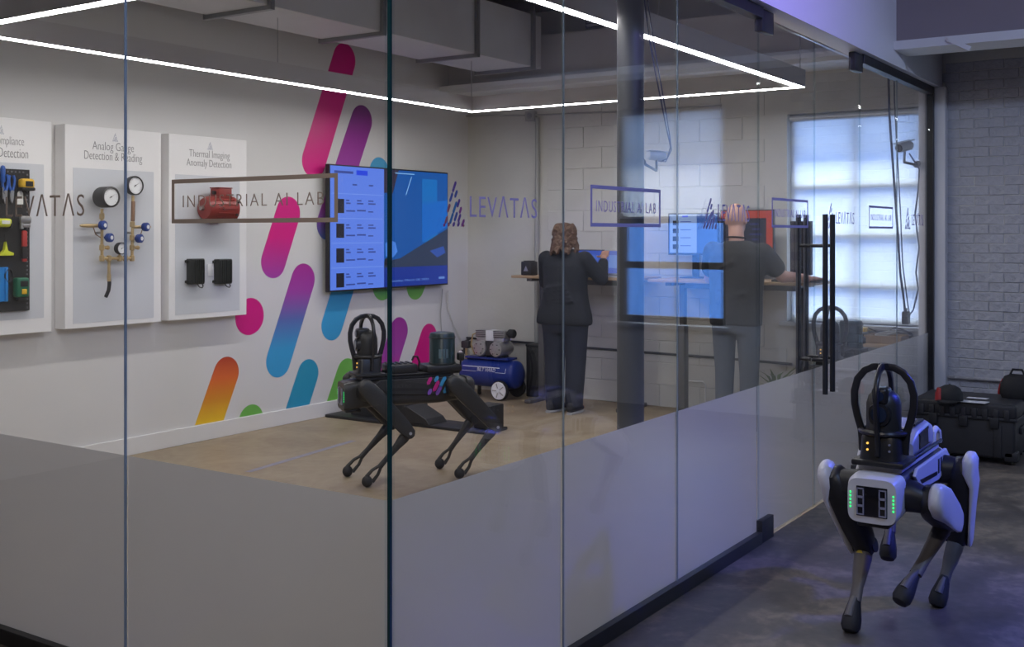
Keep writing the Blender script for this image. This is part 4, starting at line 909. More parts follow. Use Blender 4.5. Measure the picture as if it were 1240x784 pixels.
        for i, (x0, z0, ln, c) in enumerate(((-0.115, 0.635, 0.03, 0), (-0.155, 0.600, 0.05, 0), (-0.165, 0.645, 0.02, 1), (-0.20, 0.625, 0.05, 1), (-0.175, 0.570, 0.04, 2), (-0.225, 0.585, 0.05, 1), (-0.255, 0.640, 0.02, 1), (-0.265, 0.600, 0.05, 3), (-0.12, 0.565, 0.02, 2))):
            for s in (-1, 1):
                a_, b_ = V(x0, s*0.1205, z0-ln/2), V(x0-ln*0.55, s*0.1205, z0+ln/2); dd = (b_-a_).normalized(); nn = V(dd.z, 0, -dd.x)*0.012
                MB().prism([a_-nn, a_-dd*0.012, a_+nn, b_+nn, b_+dd*0.012, b_-nn], (0, s*0.0008, 0)).build('flank_stripe', mat('flank_'+cols[c][0], cols[c][1], 0.4), root)
        text_fit('flank_lettering', 'LEVATAS', (0.16, 0.1185, 0.60), (-1, 0, 0), 0.16, (0, 0, 1), 0.022, mat('flank_grey', (0.05, 0.05, 0.055), 0.4), root, space=1.3)
    return root
KW = 0.965; W = (4.88*KW, 1.235*KW)
ROBOT_W = make_robot('white four legged robot walking beside the outside of the glass wall', W, PI, {k: tuple((p[0]*KW, p[1]*KW, p[2]) for p in v) for k, v in {
    'fr': ((4.60, 1.42, 0.585), (4.735, 1.345, 0.305), (4.56, 1.352, 0.033)),
    'fl': ((4.60, 1.045, 0.55), (4.885, 1.045, 0.42), (4.60, 1.155, 0.165)),
    'rl': ((5.15, 1.04, 0.575), (5.21, 1.07, 0.275), (5.08, 1.125, 0.033)),
    'rr': ((5.15, 1.42, 0.575), (5.42, 1.40, 0.43), (5.21, 1.375, 0.16))}.items()}, True)
BC = (5.64*0.99, 4.575*0.99); BH = math.radians(146.0)
def bl(x, y, z): return (BC[0]+x*math.cos(BH)-y*math.sin(BH), BC[1]+x*math.sin(BH)+y*math.cos(BH), z)
def leg(x, y, kx, fx): return (bl(x, y, 0.60), bl(x+kx, y*1.02, 0.325), bl(x+fx, y*0.96, 0.033))
BJ = {'fl': leg(0.29, 0.175, -0.255, 0.01), 'fr': leg(0.29, -0.175, -0.245, 0.05), 'rl': leg(-0.29, 0.175, -0.265, -0.02), 'rr': leg(-0.29, -0.175, -0.24, 0.0)}
ROBOT_B = make_robot('black four legged robot with a teal cylinder on its back, standing in the lab', BC, BH, BJ, False)
c3 = UD(1005, 374, 7.85)
R3 = copy_tree(ROBOT_B); R3.location = (c3.x+0.255, c3.y, 0); R3.rotation_euler = (0, 0, PI)
R3['label'] = 'black four legged robot below the bright window, mostly hidden behind the frosted glass'

# charging dock behind the black robot
t = thing('charging_dock', 'low black charging dock reaching out from the white wall behind the black robot', 'dock', (7.32, 5.75, 0))
MB().prism([(-0.16, 0.66, 0.02), (-0.16, 0.66, 0.21), (-0.16, 0.10, 0.19), (-0.16, 0.06, 0.15), (-0.16, 0.04, 0.02)], (0.30, 0, 0)).build('upright', 'black_plastic', t, bevel=0.008)
MB().rbox((-0.03, 0.50, 0.0125), (0.50, 0.70, 0.025), 0.006).build('base_plate', 'black_plastic', t)
MB().rbox((-0.06, -0.32, 0.012), (0.30, 0.95, 0.024), 0.006).build('floor_tray', 'black_plastic', t)
MB().prism([(-0.22, 0.06, 0.024), (-0.22, -0.24, 0.024), (-0.22, -0.20, 0.07), (-0.22, 0.0, 0.16), (-0.22, 0.04, 0.15)], (0.24, 0, 0)).build('ramp_block', 'black_plastic', t, bevel=0.006)
MB().rbox((-0.04, -0.70, 0.12), (0.20, 0.16, 0.19), 0.012).build('power_unit', 'black_plastic', t)
for y in (0.25, 0.5): MB().rbox((-0.162, y, 0.15), (0.01, 0.14, 0.10), 0.003).build('contact_plate', 'gauge_black', t)
# ------------------------------------------------------------------ people
mat('skin_light', (0.50, 0.27, 0.19), 0.55, var=0.06, scale=12); mat('skin_pale', (0.56, 0.32, 0.24), 0.5, var=0.06, scale=12)
mat('hair_brown', (0.115, 0.062, 0.034), 0.6, var=0.55, scale=38, bump=0.8, bscale=45); mat('knit_navy', (0.010, 0.012, 0.018), 0.85, var=0.25, scale=25, bump=0.15, bscale=60)
mat('denim_dark', (0.013, 0.017, 0.034), 0.8, var=0.25, scale=30, bump=0.1, bscale=90); mat('tee_black', (0.024, 0.026, 0.028), 0.85, var=0.2, scale=22, bump=0.15, bscale=40)
mat('jeans_grey', (0.085, 0.10, 0.13), 0.8, var=0.15, scale=30); mat('shoe_dark', (0.015, 0.015, 0.02), 0.6); mat('shoe_sole', (0.35, 0.35, 0.36), 0.6); mat('eye_white', (0.7, 0.7, 0.7), 0.3); mat('lip', (0.36, 0.13, 0.11), 0.5)
def hand(mb, wrist, d, side, palm_n, curl=0.5, s=1.0):
    """palm and five fingers; d: pointing direction, palm_n: palm normal, side: direction of the thumb"""
    d, palm_n = Vector(d).normalized(), Vector(palm_n).normalized(); side = Vector(side); side = (side-d*side.dot(d)).normalized(); wrist = Vector(wrist)
    c = wrist+d*0.05*s
    M = Matrix((d, side, d.cross(side))).transposed()
    mb.ell(c, (0.052*s, 0.042*s, 0.018*s), M)
    for i, l in enumerate((0.066, 0.076, 0.072, 0.056)):
        b = wrist+d*0.088*s+side*(0.030-i*0.020)*s; d1 = (d+palm_n*curl*0.5).normalized(); d2 = (d+palm_n*curl*1.6).normalized()
        m_ = b+d1*l*0.5*s; mb.cap(b, m_, 0.0098*s, 0.009*s, 8); mb.cap(m_, m_+d2*l*0.5*s, 0.009*s, 0.0078*s, 8)
    b = wrist+d*0.025*s+side*0.032*s; m_ = b+(d*0.6+side*0.8+palm_n*0.3).normalized()*0.040*s
    mb.cap(b, m_, 0.0125*s, 0.0105*s, 8); mb.cap(m_, m_+(d*0.9+side*0.3+palm_n*0.4).normalized()*0.030*s, 0.0105*s, 0.009*s, 8)
def head_bits(mb, c, s=1.0, fwd=V(1, 0, 0)):
    """skull, jaw, nose, ears"""
    l = V(0, 0, 1).cross(fwd)
    mb.ell(c+V(0, 0, 0.02)*s, (0.098*s, 0.078*s, 0.105*s)); mb.ell(c+fwd*0.03*s-V(0, 0, 0.05)*s, (0.066*s, 0.058*s, 0.070*s))
    mb.cap(c+fwd*0.092*s+V(0, 0, 0.01)*s, c+fwd*0.112*s-V(0, 0, 0.025)*s, 0.010*s, 0.015*s, 8)
    for q in (-1, 1): mb.ell(c+l*q*0.080*s-fwd*0.005*s-V(0, 0, 0.008)*s, (0.020*s, 0.010*s, 0.034*s))
def face(parent, c, s=1.0):
    for q in (-1, 1):
        e = MB().ell(c+V(0.084, q*0.031, 0.005)*s, (0.012*s, 0.013*s, 0.010*s)).build('eye', 'eye_white', parent)
        MB().ell(c+V(0.094, q*0.031, 0.005)*s, (0.004*s, 0.006*s, 0.006*s)).build('iris', 'robot_joint', e)
    MB().ell(c+V(0.090, 0, -0.062)*s, (0.008*s, 0.024*s, 0.008*s)).build('mouth', 'lip', parent)
def shoe(parent, x, y, ry):
    R = Matrix.Rotation(ry, 3, 'Z'); k = MB()
    k.loft([(V(x, y, 0)+R @ V(a, 0, h), R @ V(0, 1, 0), V(0, 0, 1), wy, hz) for a, h, wy, hz in ((-0.085, 0.055, 0.024, 0.03), (-0.07, 0.060, 0.036, 0.045), (0.0, 0.055, 0.040, 0.043), (0.10, 0.045, 0.048, 0.032), (0.155, 0.038, 0.036, 0.022), (0.172, 0.034, 0.018, 0.012))], 16, 2.5)
    s = k.build('shoe', 'shoe_dark', parent)
    MB().loft([(V(x, y, 0)+R @ V(a, 0, 0.010), R @ V(0, 1, 0), V(0, 0, 1), wy, 0.011) for a, wy in ((-0.09, 0.026), (-0.06, 0.040), (0.10, 0.050), (0.16, 0.034), (0.178, 0.016))], 16, 4).build('sole', 'shoe_sole', s)

# --- person with curly hair
X, Y, Z = V(1, 0, 0), V(0, 1, 0), V(0, 0, 1)
wp = UZ(686, 499)
t = thing('person', 'person with curly brown hair and dark clothes standing at a desk, seen from behind', 'person', (wp.x-0.02, wp.y, 0))
hc = V(0.015, 0.0, 1.545)
b = MB(); head_bits(b, hc, 0.97)
b.cap((0, 0, 1.36), (0.008, 0, 1.50), 0.055, 0.050)
b.loft([(V(0, 0, z), X, Y, a, c) for z, a, c in ((0.80, 0.10, 0.17), (0.92, 0.115, 0.18), (1.05, 0.11, 0.155), (1.20, 0.115, 0.165), (1.34, 0.10, 0.17), (1.41, 0.06, 0.12))], 24, 2.3)
sh = {1: V(0, 0.185, 1.365), -1: V(0, -0.185, 1.365)}; el = {1: V(0.10, 0.265, 1.14), -1: V(0.10, -0.305, 1.185)}; wr = {1: V(0.30, 0.14, 1.225), -1: V(0.24, -0.255, 1.36)}
for s in (1, -1):
    b.cap(sh[s], el[s], 0.052, 0.042); b.cap(el[s], wr[s], 0.042, 0.027)
    b.cap((0, s*0.09, 0.84), (0.005, s*0.095, 0.47), 0.085, 0.060); b.cap((0.005, s*0.095, 0.47), (-0.02, s*0.095, 0.08), 0.056, 0.036); b.cap((-0.03, s*0.095, 0.055), (0.12, s*0.10, 0.04), 0.034, 0.026)
hand(b, wr[1], (1, -0.1, -0.10), (0.0, -1, 0.2), (0, 0, -1), 0.5)
hand(b, wr[-1], (0.75, 0.25, 0.55), (0, 1, 0.1), (0.4, 0.4, -0.7), 0.7)
body = fused('body', b, 'skin_light', t, 0.008, 4)
face(t, hc, 0.97)
j = MB()
j.loft([(V(x, 0, z), X, Y, a, c) for x, z, a, c in ((-0.02, 0.775, 0.135, 0.262), (-0.02, 0.80, 0.145, 0.270), (-0.015, 0.86, 0.15, 0.262), (-0.01, 0.95, 0.145, 0.232), (0.0, 1.06, 0.140, 0.205), (0, 1.18, 0.142, 0.205), (0, 1.30, 0.130, 0.212), (0, 1.375, 0.105, 0.19), (0, 1.425, 0.075, 0.12), (0, 1.445, 0.062, 0.07))], 30, 2.4)
for s in (1, -1): j.cap(sh[s]+V(0, s*0.012, -0.01), el[s], 0.076, 0.064); j.cap(el[s], el[s].lerp(wr[s], 0.78), 0.064, 0.048)
for k in range(5): j.cap((-0.15, -0.16+k*0.02, 0.99+k*0.035), (-0.145, 0.10+k*0.02, 0.97+k*0.03), 0.010, 0.010, 8)
fused('knit_top', j, 'knit_navy', t, 0.014, 5)
p = MB(); p.loft([(V(-0.01, 0, z), X, Y, a, c) for z, a, c in ((0.95, 0.13, 0.20), (0.85, 0.145, 0.225), (0.76, 0.14, 0.222), (0.70, 0.11, 0.19))], 24, 2.4)
for s in (1, -1): p.cap((-0.005, s*0.110, 0.80), (0.0, s*0.108, 0.47), 0.116, 0.094); p.cap((0.0, s*0.108, 0.47), (-0.02, s*0.100, 0.12), 0.094, 0.082); p.cap((-0.02, s*0.100, 0.12), (-0.018, s*0.100, 0.095), 0.082, 0.084)
fused('jeans', p, 'denim_dark', t, 0.014, 5)
h = MB(); hr = random.Random(5)
h.ell(hc+V(-0.018, 0, 0.035), (0.108, 0.090, 0.100)); h.ell(hc+V(-0.045, 0, -0.045), (0.085, 0.098, 0.085))
for k in range(330):
    a = hr.uniform(PI*0.30, PI*1.70); zz = hr.uniform(-0.15, 0.105)
    rr = (0.088+0.022*max(0, -zz)/0.12) if zz < 0.03 else 0.092*math.sqrt(max(0.03, 1-((zz-0.03)/0.095)**2))
    c = hc+V(-0.025+rr*1.12*math.cos(a), rr*1.04*math.sin(a), 0.02+zz)
    q = hr.uniform(0.009, 0.015)
    c2 = c+V(hr.uniform(-.012, .012), hr.uniform(-.012, .012), -hr.uniform(0.012, 0.03))
    h.cap(c, c2, q, q*0.8, 7)
fused('curly_hair', h, 'hair_brown', t, 0.0065, 1)
for s in (1, -1): shoe(t, -0.03, s*0.10, -s*0.10)

# --- bald person
mp = UX(893, 400, 8.22)
t = thing('person', 'bald person in a black t-shirt leaning on the desk by the window, seen from behind', 'person', (8.22, mp.y, 0))
hc = V(0.06, 0.035, 1.69)
b = MB(); head_bits(b, hc, 1.04)
b.cap((0.0, 0.005, 1.46), (0.04, 0.03, 1.64), 0.064, 0.060)
b.loft([(V(x, y, z), X, Y, a, c) for x, y, z, a, c in ((-0.03, 0, 0.90, 0.11, 0.17), (-0.03, 0, 1.05, 0.12, 0.17), (-0.015, 0, 1.25, 0.12, 0.18), (0.0, -0.005, 1.40, 0.11, 0.20), (0.0, 0, 1.50, 0.07, 0.15))], 24, 2.3)
sh = {1: V(0, 0.205, 1.44), -1: V(0.01, -0.205, 1.43)}; el = {1: V(0.16, 0.30, 1.22), -1: V(0.13, -0.315, 1.245)}; wr = {1: V(0.40, 0.20, 1.225), -1: V(0.33, -0.45, 1.225)}
for s in (1, -1):
    b.cap(sh[s], el[s], 0.060, 0.050); b.cap(el[s], wr[s], 0.050, 0.033)
    b.cap((-0.03, s*0.095, 0.92), (-0.01, s*0.10, 0.50), 0.088, 0.062); b.cap((-0.01, s*0.10, 0.50), (-0.03, s*0.10, 0.09), 0.060, 0.040); b.cap((-0.04, s*0.10, 0.06), (0.12, s*0.105, 0.04), 0.036, 0.028)
hand(b, wr[1], (1, -0.2, 0.0), (0, -1, 0), (0, 0, -1), 0.15, 1.08); hand(b, wr[-1], (0.85, -0.5, 0.0), (0.5, 0.85, 0), (0, 0, -1), 0.15, 1.08)
fused('body', b, 'skin_pale', t, 0.008, 4)
face(t, hc, 1.04)
j = MB(); j.loft([(V(x, 0, z), X, Y, a, c) for x, z, a, c in ((-0.03, 0.86, 0.135, 0.205), (-0.035, 0.95, 0.145, 0.21), (-0.03, 1.10, 0.145, 0.21), (-0.015, 1.28, 0.14, 0.222), (-0.005, 1.42, 0.125, 0.225), (0.0, 1.49, 0.095, 0.18), (0.004, 1.525, 0.075, 0.085))], 28, 2.4)
for s in (1, -1): j.cap(sh[s], sh[s].lerp(el[s], 0.62), 0.082, 0.082)
j.cap((-0.15, -0.02, 1.36), (-0.145, 0.10, 1.30), 0.012, 0.012, 8); j.cap((-0.165, -0.12, 1.12), (-0.17, 0.10, 1.05), 0.012, 0.012, 8)
fused('t_shirt', j, 'tee_black', t, 0.014, 5)
p = MB(); p.loft([(V(-0.03, 0, z), X, Y, a, c) for z, a, c in ((0.97, 0.125, 0.185), (0.88, 0.135, 0.195), (0.80, 0.12, 0.18))], 24, 2.4)
for s in (1, -1): p.cap((-0.03, s*0.10, 0.88), (-0.01, s*0.102, 0.50), 0.100, 0.078); p.cap((-0.01, s*0.102, 0.50), (-0.03, s*0.10, 0.10), 0.078, 0.066)
fused('jeans', p, 'jeans_grey', t, 0.014, 5)
for s in (1, -1): shoe(t, -0.04, s*0.102, -s*0.1)
MB().tube([(hc.x-0.055*0-0.03+0.078*math.cos(a), 0.02+0.076*math.sin(a), 1.545-0.01*math.cos(a)) for a in [PI*0.5+PI*i/14 for i in range(15)]], 0.006, 8).build('neck_band', 'soft_black', t)
# ------------------------------------------------------------------ desks
mat('desk_wood', (0.42, 0.29, 0.17), 0.5, var=0.12, scale=5); mat('leg_metal', (0.13, 0.13, 0.135), 0.45, 0.3)
DH = 1.19
def desk(label, x0, x1, y0, y1):
    t = thing('standing_desk', label, 'desk', ((x0+x1)/2, (y0+y1)/2, 0), 0, 'standing desks along the concrete wall'); dx, dy = (x1-x0)/2, (y1-y0)/2
    MB().rbox((0, 0, DH-0.0125), (2*dx, 2*dy, 0.025), 0.004).build('desktop', 'desk_wood', t)
    for s in (-1, 1):
        y = s*(dy-0.17)
        MB().rbox((0.04, y, 0.40), (0.085, 0.062, 0.76), 0.004).build('leg', 'leg_metal', t); MB().rbox((0.04, y, 0.95), (0.065, 0.045, 0.44), 0.004).build('leg_slide', 'leg_metal', t)
        MB().rbox((0.0, y, 0.0175), (2*dx-0.04, 0.07, 0.035), 0.008).build('foot', 'leg_metal', t)
        MB().rbox((0, y, DH-0.04), (2*dx-0.1, 0.06, 0.03), 0.004).build('top_bracket', 'leg_metal', t)
    MB().rbox((0.04, 0, DH-0.06), (0.05, 2*dy-0.34, 0.05), 0.004).build('cross_bar', 'leg_metal', t)
    return t
ya = UZ(656, 485).y
desk('standing desk in front of the curly haired person', 8.62, 9.14, ya+0.17-1.30, ya+0.17)
desk('standing desk in front of the bald person', 8.52, 9.14, 2.86, 4.26)
YD1 = (ya+0.17-1.30, ya+0.17)
def monitor(label, y0, y1, z0, z1, x, bg, extra, yaw=0.0, group='desk monitors'):
    t = thing('monitor', label, 'monitor', (x, (y0+y1)/2, DH), yaw, group); w = y1-y0
    MB().b2((0, -w/2, z0-DH), (0.035, w/2, z1-DH)).build('housing', 'black_plastic', t, bevel=0.004)
    s = MB().b2((-0.002, -w/2+0.010, z0-DH+0.014), (0.0, w/2-0.010, z1-DH-0.010)).build('screen', bg, t)
    for nm, (a, b_, c, d), m in extra:                                    # u to the right as seen, v down
        yy = lambda u: w/2-0.010-(w-0.02)*u
        zz = lambda v: z1-DH-0.010-(z1-z0-0.024)*v
        MB().b2((-0.0035, yy(a), zz(d)), (-0.002, yy(c), zz(b_))).build(nm, m, s)
    MB().rbox((0.06, 0, (z0-DH+0.2)/2), (0.02, 0.06, z0-DH+0.2), 0.004).build('stand', 'black_plastic', t)
    MB().rbox((0.04, 0, 0.006), (0.16, 0.22, 0.012), 0.004).build('foot', 'black_plastic', t)
    return t
yL = lambda px: UX(px, 300, 8.9).y
zL = lambda px, py: UX(px, py, 8.9).z
rows = [('list_row', (0.10, 0.20+0.2*k, 0.24, 0.32+0.2*k), DK) for k in range(4)] + [('list_page', (0.04, 0.04, 0.62, 0.98), emat('monitor_page', srgb(150, 175, 225), 0.8)), ('list_button', (0.30, 0.045, 0.44, 0.09), MATS['screen_button'])]
rows = rows[4:5] + [('thumbnail', (0.10, 0.20+0.2*k, 0.24, 0.32+0.2*k), DK) for k in range(4)]
monitor('monitor with a pale list page at the left of the bald person', yL(870), yL(809), zL(840, 309), zL(840, 258), 8.9, emat('monitor_blue', srgb(60, 100, 180), 0.7), [])
bpy.context.view_layer.update()
mon = [o for o in bpy.data.objects if o.name.startswith('monitor') and o.get('category') == 'monitor'][0]
scr_ = [c for c in mon.children if c.name.startswith('screen')][0]
wm = yL(809)-yL(870); hm_ = zL(840, 258)-zL(840, 309); z0_ = zL(840, 309)-DH
def on_mon(nm, u0, v0, u1, v1, m, lv): MB().b2((-0.002-0.0005*lv, wm/2-0.01-(wm-0.02)*u0, z0_+hm_*(1-v1)), (-0.002-0.0005*(lv-1), wm/2-0.01-(wm-0.02)*u1, z0_+hm_*(1-v0))).build(nm, m, scr_)
on_mon('list_page', 0.02, 0.04, 0.58, 0.95, emat('monitor_page', srgb(150, 175, 225), 0.9), 1)
for k in range(4): on_mon('thumbnail', 0.08, 0.18+0.19*k, 0.20, 0.29+0.19*k, DK, 2)
for k in range(4): on_mon('row_text', 0.24, 0.20+0.19*k, 0.46, 0.22+0.19*k, TXT, 2)
on_mon('list_button', 0.28, 0.06, 0.40, 0.10, MATS['screen_button'], 2)
RED = emat('monitor_red', srgb(190, 62, 42), 0.7); DKS = emat('monitor_dark', srgb(26, 28, 48), 0.8); MID = emat('monitor_mid', srgb(58, 60, 118), 0.8)
monitor('monitor with a red edged dark screen in front of the bald person', yL(937), yL(872), 1.28, zL(905, 254), 8.9, RED,
        [('dark_page', (0.0, 0.13, 0.88, 1.0), DKS)] + [('text_block', (0.56+0.05*(k % 2), 0.22+0.09*k, 0.74+0.03*(k % 3), 0.25+0.09*k), MID) for k in range(7)])
monitor('dark switched off monitor behind the door handles', yL(986), yL(957), 1.24, zL(970, 268), 8.85, 'sensor_glass', [], -0.3)

def laptop(label, y, x, yaw, lid, cols, w=0.33):
    t = thing('laptop', label, 'laptop', (x, y, DH), yaw, 'laptops on the standing desk')
    MB().rbox((-0.02, 0, 0.009), (0.23, w, 0.016), 0.004).build('base', lid, t)
    kb = MB()
    for r in range(5):
        for k in range(11): kb.box((-0.10+r*0.026+0.03, -w/2+0.035+k*(w-0.07)/10, 0.018), (0.020, (w-0.07)/10-0.004, 0.002))
    o = kb.build('keys', 'soft_black', t); o['kind'] = 'stuff'
    R = Matrix.Rotation(math.radians(14), 3, 'Y')
    MB().rbox(V(0.095, 0, 0.018)+R @ V(0.004, 0, 0.115), (0.008, w, 0.23), 0.003, rot=R).build('lid', lid, t)
    s = MB().box(V(0.095, 0, 0.018)+R @ V(-0.0008, 0, 0.115), (0.001, w-0.02, 0.21), R).build('screen', cols[0], t)
    MB().box(V(0.095, 0, 0.018)+R @ V(-0.0016, 0.0, 0.12), (0.001, w*0.6, 0.12), R).build('page', cols[1], s)
    return t
yb = lambda px: UX(px, 315, 8.8).y
laptop('black laptop with a blue screen beside the curly haired person', yb(703), 8.84, 0.0, 'black_plastic', (emat('laptop_blue', srgb(50, 84, 190), 0.8), emat('laptop_blue2', srgb(66, 104, 205), 0.8)), 0.30)
laptop('silver laptop with a pale violet screen at the right end of the desk', yb(741), 8.78, 0.0, 'payload_silver', (emat('laptop_violet', srgb(92, 112, 200), 0.8), emat('laptop_pale', srgb(120, 150, 220), 0.8)), 0.30)
p_ = UX(641, 330, 8.72)
t = thing('speaker_box', 'small black box with a triangle mark on the left end of the desk', 'box', (8.72, p_.y, DH))
MB().rbox((0, 0, 0.065), (0.12, 0.115, 0.13), 0.01).build('body', 'black_plastic', t); MB().prism([(-0.0605, 0.0, 0.09), (-0.0605, 0.025, 0.04), (-0.0605, -0.025, 0.04)], (-0.001, 0, 0)).build('triangle_mark', 'slot_frame', t)
MB().rbox((0, 0, 0.133), (0.08, 0.08, 0.008), 0.003).build('top_pad', 'soft_black', t)
c_ = UX(942, 330, 8.72)
t = thing('paper_cup', 'white cup with a pale lid on the desk beside the bald person', 'cup', (8.72, c_.y, DH))
MB().lathe((0, 0, 0), Z, [(0.028, 0), (0.030, 0.004), (0.040, 0.10), (0.040, 0.10)], 20).build('cup', mat('cup_grey', (0.45, 0.48, 0.52), 0.5), t); MB().lathe((0, 0, 0.10), Z, [(0.043, 0), (0.043, 0.008), (0.036, 0.016), (0.034, 0.014)], 20).build('lid', 'dial_white', t)
k_ = UX(955, 336, 8.66)
t = thing('keyboard', 'dark keyboard lying on the desk near the window', 'keyboard', (8.66, k_.y-0.08, DH))
MB().rbox((0, 0, 0.010), (0.14, 0.40, 0.018), 0.004).build('case', 'black_plastic', t)
for r in range(4):
    for k in range(12): MB().box((-0.045+r*0.03, -0.17+k*0.031, 0.021), (0.024, 0.026, 0.006)).build('key', 'gauge_black', t)

# ------------------------------------------------------------------ air compressor
mat('tank_blue', (0.012, 0.035, 0.24), 0.35, var=0.1); mat('cast_alu', (0.46, 0.45, 0.43), 0.4, 0.55, var=0.15, scale=20); mat('decal_white', (0.88, 0.88, 0.92), 0.5)
wp = UZ(618, 483); ob = V(8.80, 6.06, 0)
t = thing('air_compressor', 'blue air compressor with twin silver cylinder heads in the corner of the lab', 'compressor', ob)
R_ = 0.135; zc = 0.235; y0, y1 = 0.34, -0.32
MB().lathe((0, y0, zc), (0, -1, 0), [(0.03, 0), (R_*0.75, 0.012), (R_*0.95, 0.035), (R_, 0.06), (R_, 0.60), (R_*0.95, 0.625), (R_*0.75, 0.648), (0.03, 0.66)], 36).build('tank', 'tank_blue', t)
tf = MB()
def on_tank(u0, u1, a0, a1):   # strip on the tank; u along the tank from its left end, a = height angle
    for i in range(4):
        b0, b1 = a0+(a1-a0)*i/4, a0+(a1-a0)*(i+1)/4
        tf.add([(-(R_+.0012)*math.cos(b0), y0-u0, zc+(R_+.0012)*math.sin(b0)), (-(R_+.0012)*math.cos(b0), y0-u1, zc+(R_+.0012)*math.sin(b0)), (-(R_+.0012)*math.cos(b1), y0-u1, zc+(R_+.0012)*math.sin(b1)), (-(R_+.0012)*math.cos(b1), y0-u0, zc+(R_+.0012)*math.sin(b1))], [(0, 1, 2, 3)])
on_tank(0.07, 0.50, 0.48, 0.53); on_tank(0.46, 0.575, 0.16, 0.185); on_tank(0.572, 0.576, 0.16, 0.50); on_tank(0.07, 0.24, 0.16, 0.185)
tf.build('tank_stripe', 'decal_white', t)
lt_ = text_fit('tank_lettering', 'BILT HARD', (0, 0, 0), (0, -1, 0), 0.21, (0, 0, 1), 0.034, 'decal_white', t, offset=0.02)
for v in lt_.data.vertices:
    a = 0.20+v.co.z/R_; dep = R_+0.003; v.co = V(-dep*math.cos(a), y0-0.25+v.co.y, zc+dep*math.sin(a)); 
for v in lt_.data.vertices: v.co.y += 0.0
MB().rbox((0, 0.02, zc+R_+0.012), (0.17, 0.50, 0.02), 0.004).build('deck_plate', 'tank_blue', t)
for yy in (0.085, -0.105):
    cb = MB().lathe((-0.115, yy, 0.475), (1, 0, 0), [(0.03, 0), (0.068, 0.008), (0.075, 0.03), (0.075, 0.20), (0.068, 0.222), (0.03, 0.23)], 28).build('motor_end', 'cast_alu', t)
    for k in range(6): MB().box((-0.117, yy+0.05*math.cos(k*PI/3), 0.475+0.05*math.sin(k*PI/3)), (0.006, 0.012, 0.008)).build('vent_hole', 'gauge_black', cb)
    MB().rbox((0, yy, 0.56), (0.12, 0.13, 0.04), 0.006).build('cylinder', 'cast_alu', t); hd_ = MB().rbox((0, yy, 0.615), (0.13, 0.15, 0.07), 0.008).build('cylinder_head', 'cast_alu', t)
    for k in range(4): MB().b2((-0.068, yy-0.07, 0.585+k*0.018), (-0.064, yy+0.07, 0.591+k*0.018)).build('cooling_fin', 'gauge_black', hd_)
    MB().rbox((0, yy, 0.395), (0.10, 0.10, 0.03), 0.006).build('rubber_mount', 'rubber', t)
MB().rbox((-0.01, -0.01, 0.60), (0.13, 0.085, 0.10), 0.006).build('centre_cover', 'dial_white', t); MB().rbox((0, -0.01, 0.48), (0.18, 0.08, 0.14), 0.01).build('stator', 'gauge_black', t)
MB().lathe((-0.02, -0.185, 0.625), (0, -1, 0), [(0.02, 0), (0.02, 0.02), (0.042, 0.024), (0.042, 0.075), (0.032, 0.085)], 18).build('air_filter', 'rubber', t)
MB().tube([(-0.03, 0.15, 0.62), (-0.05, 0.20, 0.60), (-0.05, 0.22, 0.5), (-0.02, 0.20, 0.40)], 0.008, 8).build('discharge_pipe', 'brass', t)
MB().rbox((-0.06, 0.27, 0.50), (0.06, 0.09, 0.07), 0.01).build('pressure_switch', 'gauge_black', t); MB().cyl((-0.06, 0.27, 0.36), (-0.06, 0.27, 0.48), 0.012).build('switch_stem', 'brass', t)
gd = MB().cyl((-0.07, 0.31, 0.42), (-0.10, 0.31, 0.42), 0.028, n=18).build('pressure_gauge', 'gauge_black', t); MB().cyl((-0.10, 0.31, 0.42), (-0.102, 0.31, 0.42), 0.024, n=18).build('gauge_face', 'dial_white', gd)
MB().tube([(0.0, 0.30, 0.36), (0.0, 0.34, 0.44), (0.0, 0.33, 0.52), (0.0, 0.25, 0.56)], 0.011, 8).build('carry_handle', 'black_metal', t)
for x in (-0.13, 0.13):
    wy = -0.185; s = -1 if x < 0 else 1
    tyre = MB().lathe((x-s*0.005, wy, 0.095), (s, 0, 0), [(0.066, 0), (0.090, 0.002), (0.095, 0.010), (0.095, 0.035), (0.090, 0.043), (0.066, 0.045)], 28).build('wheel', 'rubber', t)
    MB().lathe((x+s*0.036, wy, 0.095), (s, 0, 0), [(0.080, 0), (0.084, 0.006), (0.080, 0.012), (0.06, 0.008), (0.02, 0.010), (0.018, 0.018)], 24).build('wheel_hub', 'decal_white', tyre)
    for k in range(5): MB().box((x+s*0.048, wy+0.045*math.cos(k*2*PI/5), 0.095+0.045*math.sin(k*2*PI/5)), (0.006, 0.008, 0.045), Euler((k*2*PI/5-PI/2, 0, 0))).build('spoke', 'cast_alu', tyre)
MB().cyl((-0.13, -0.185, 0.095), (0.13, -0.185, 0.095), 0.008, n=10).build('axle', 'tool_steel', t)
for x in (-0.09, 0.09): MB().rbox((x, 0.22, 0.055), (0.03, 0.03, 0.11), 0.006).build('rubber_foot', 'rubber', t)
for x in (-0.09, 0.09): MB().rbox((x, -0.185, 0.12), (0.02, 0.04, 0.06), 0.004).build('wheel_bracket', 'tank_blue', t)
bb = UX(646, 430, 9.08)
t = thing('toolbox', 'dark upright box standing between the compressor and the desk leg', 'box', (9.07, 5.72, 0))
MB().rbox((0, 0, 0.25), (0.16, 0.16, 0.49), 0.01).build('body', 'black_plastic', t); MB().rbox((0, 0, 0.50), (0.17, 0.17, 0.025), 0.008).build('lid', 'black_plastic', t); MB().rbox((-0.085, 0, 0.44), (0.012, 0.04, 0.04), 0.003).build('latch', 'gauge_black', t)

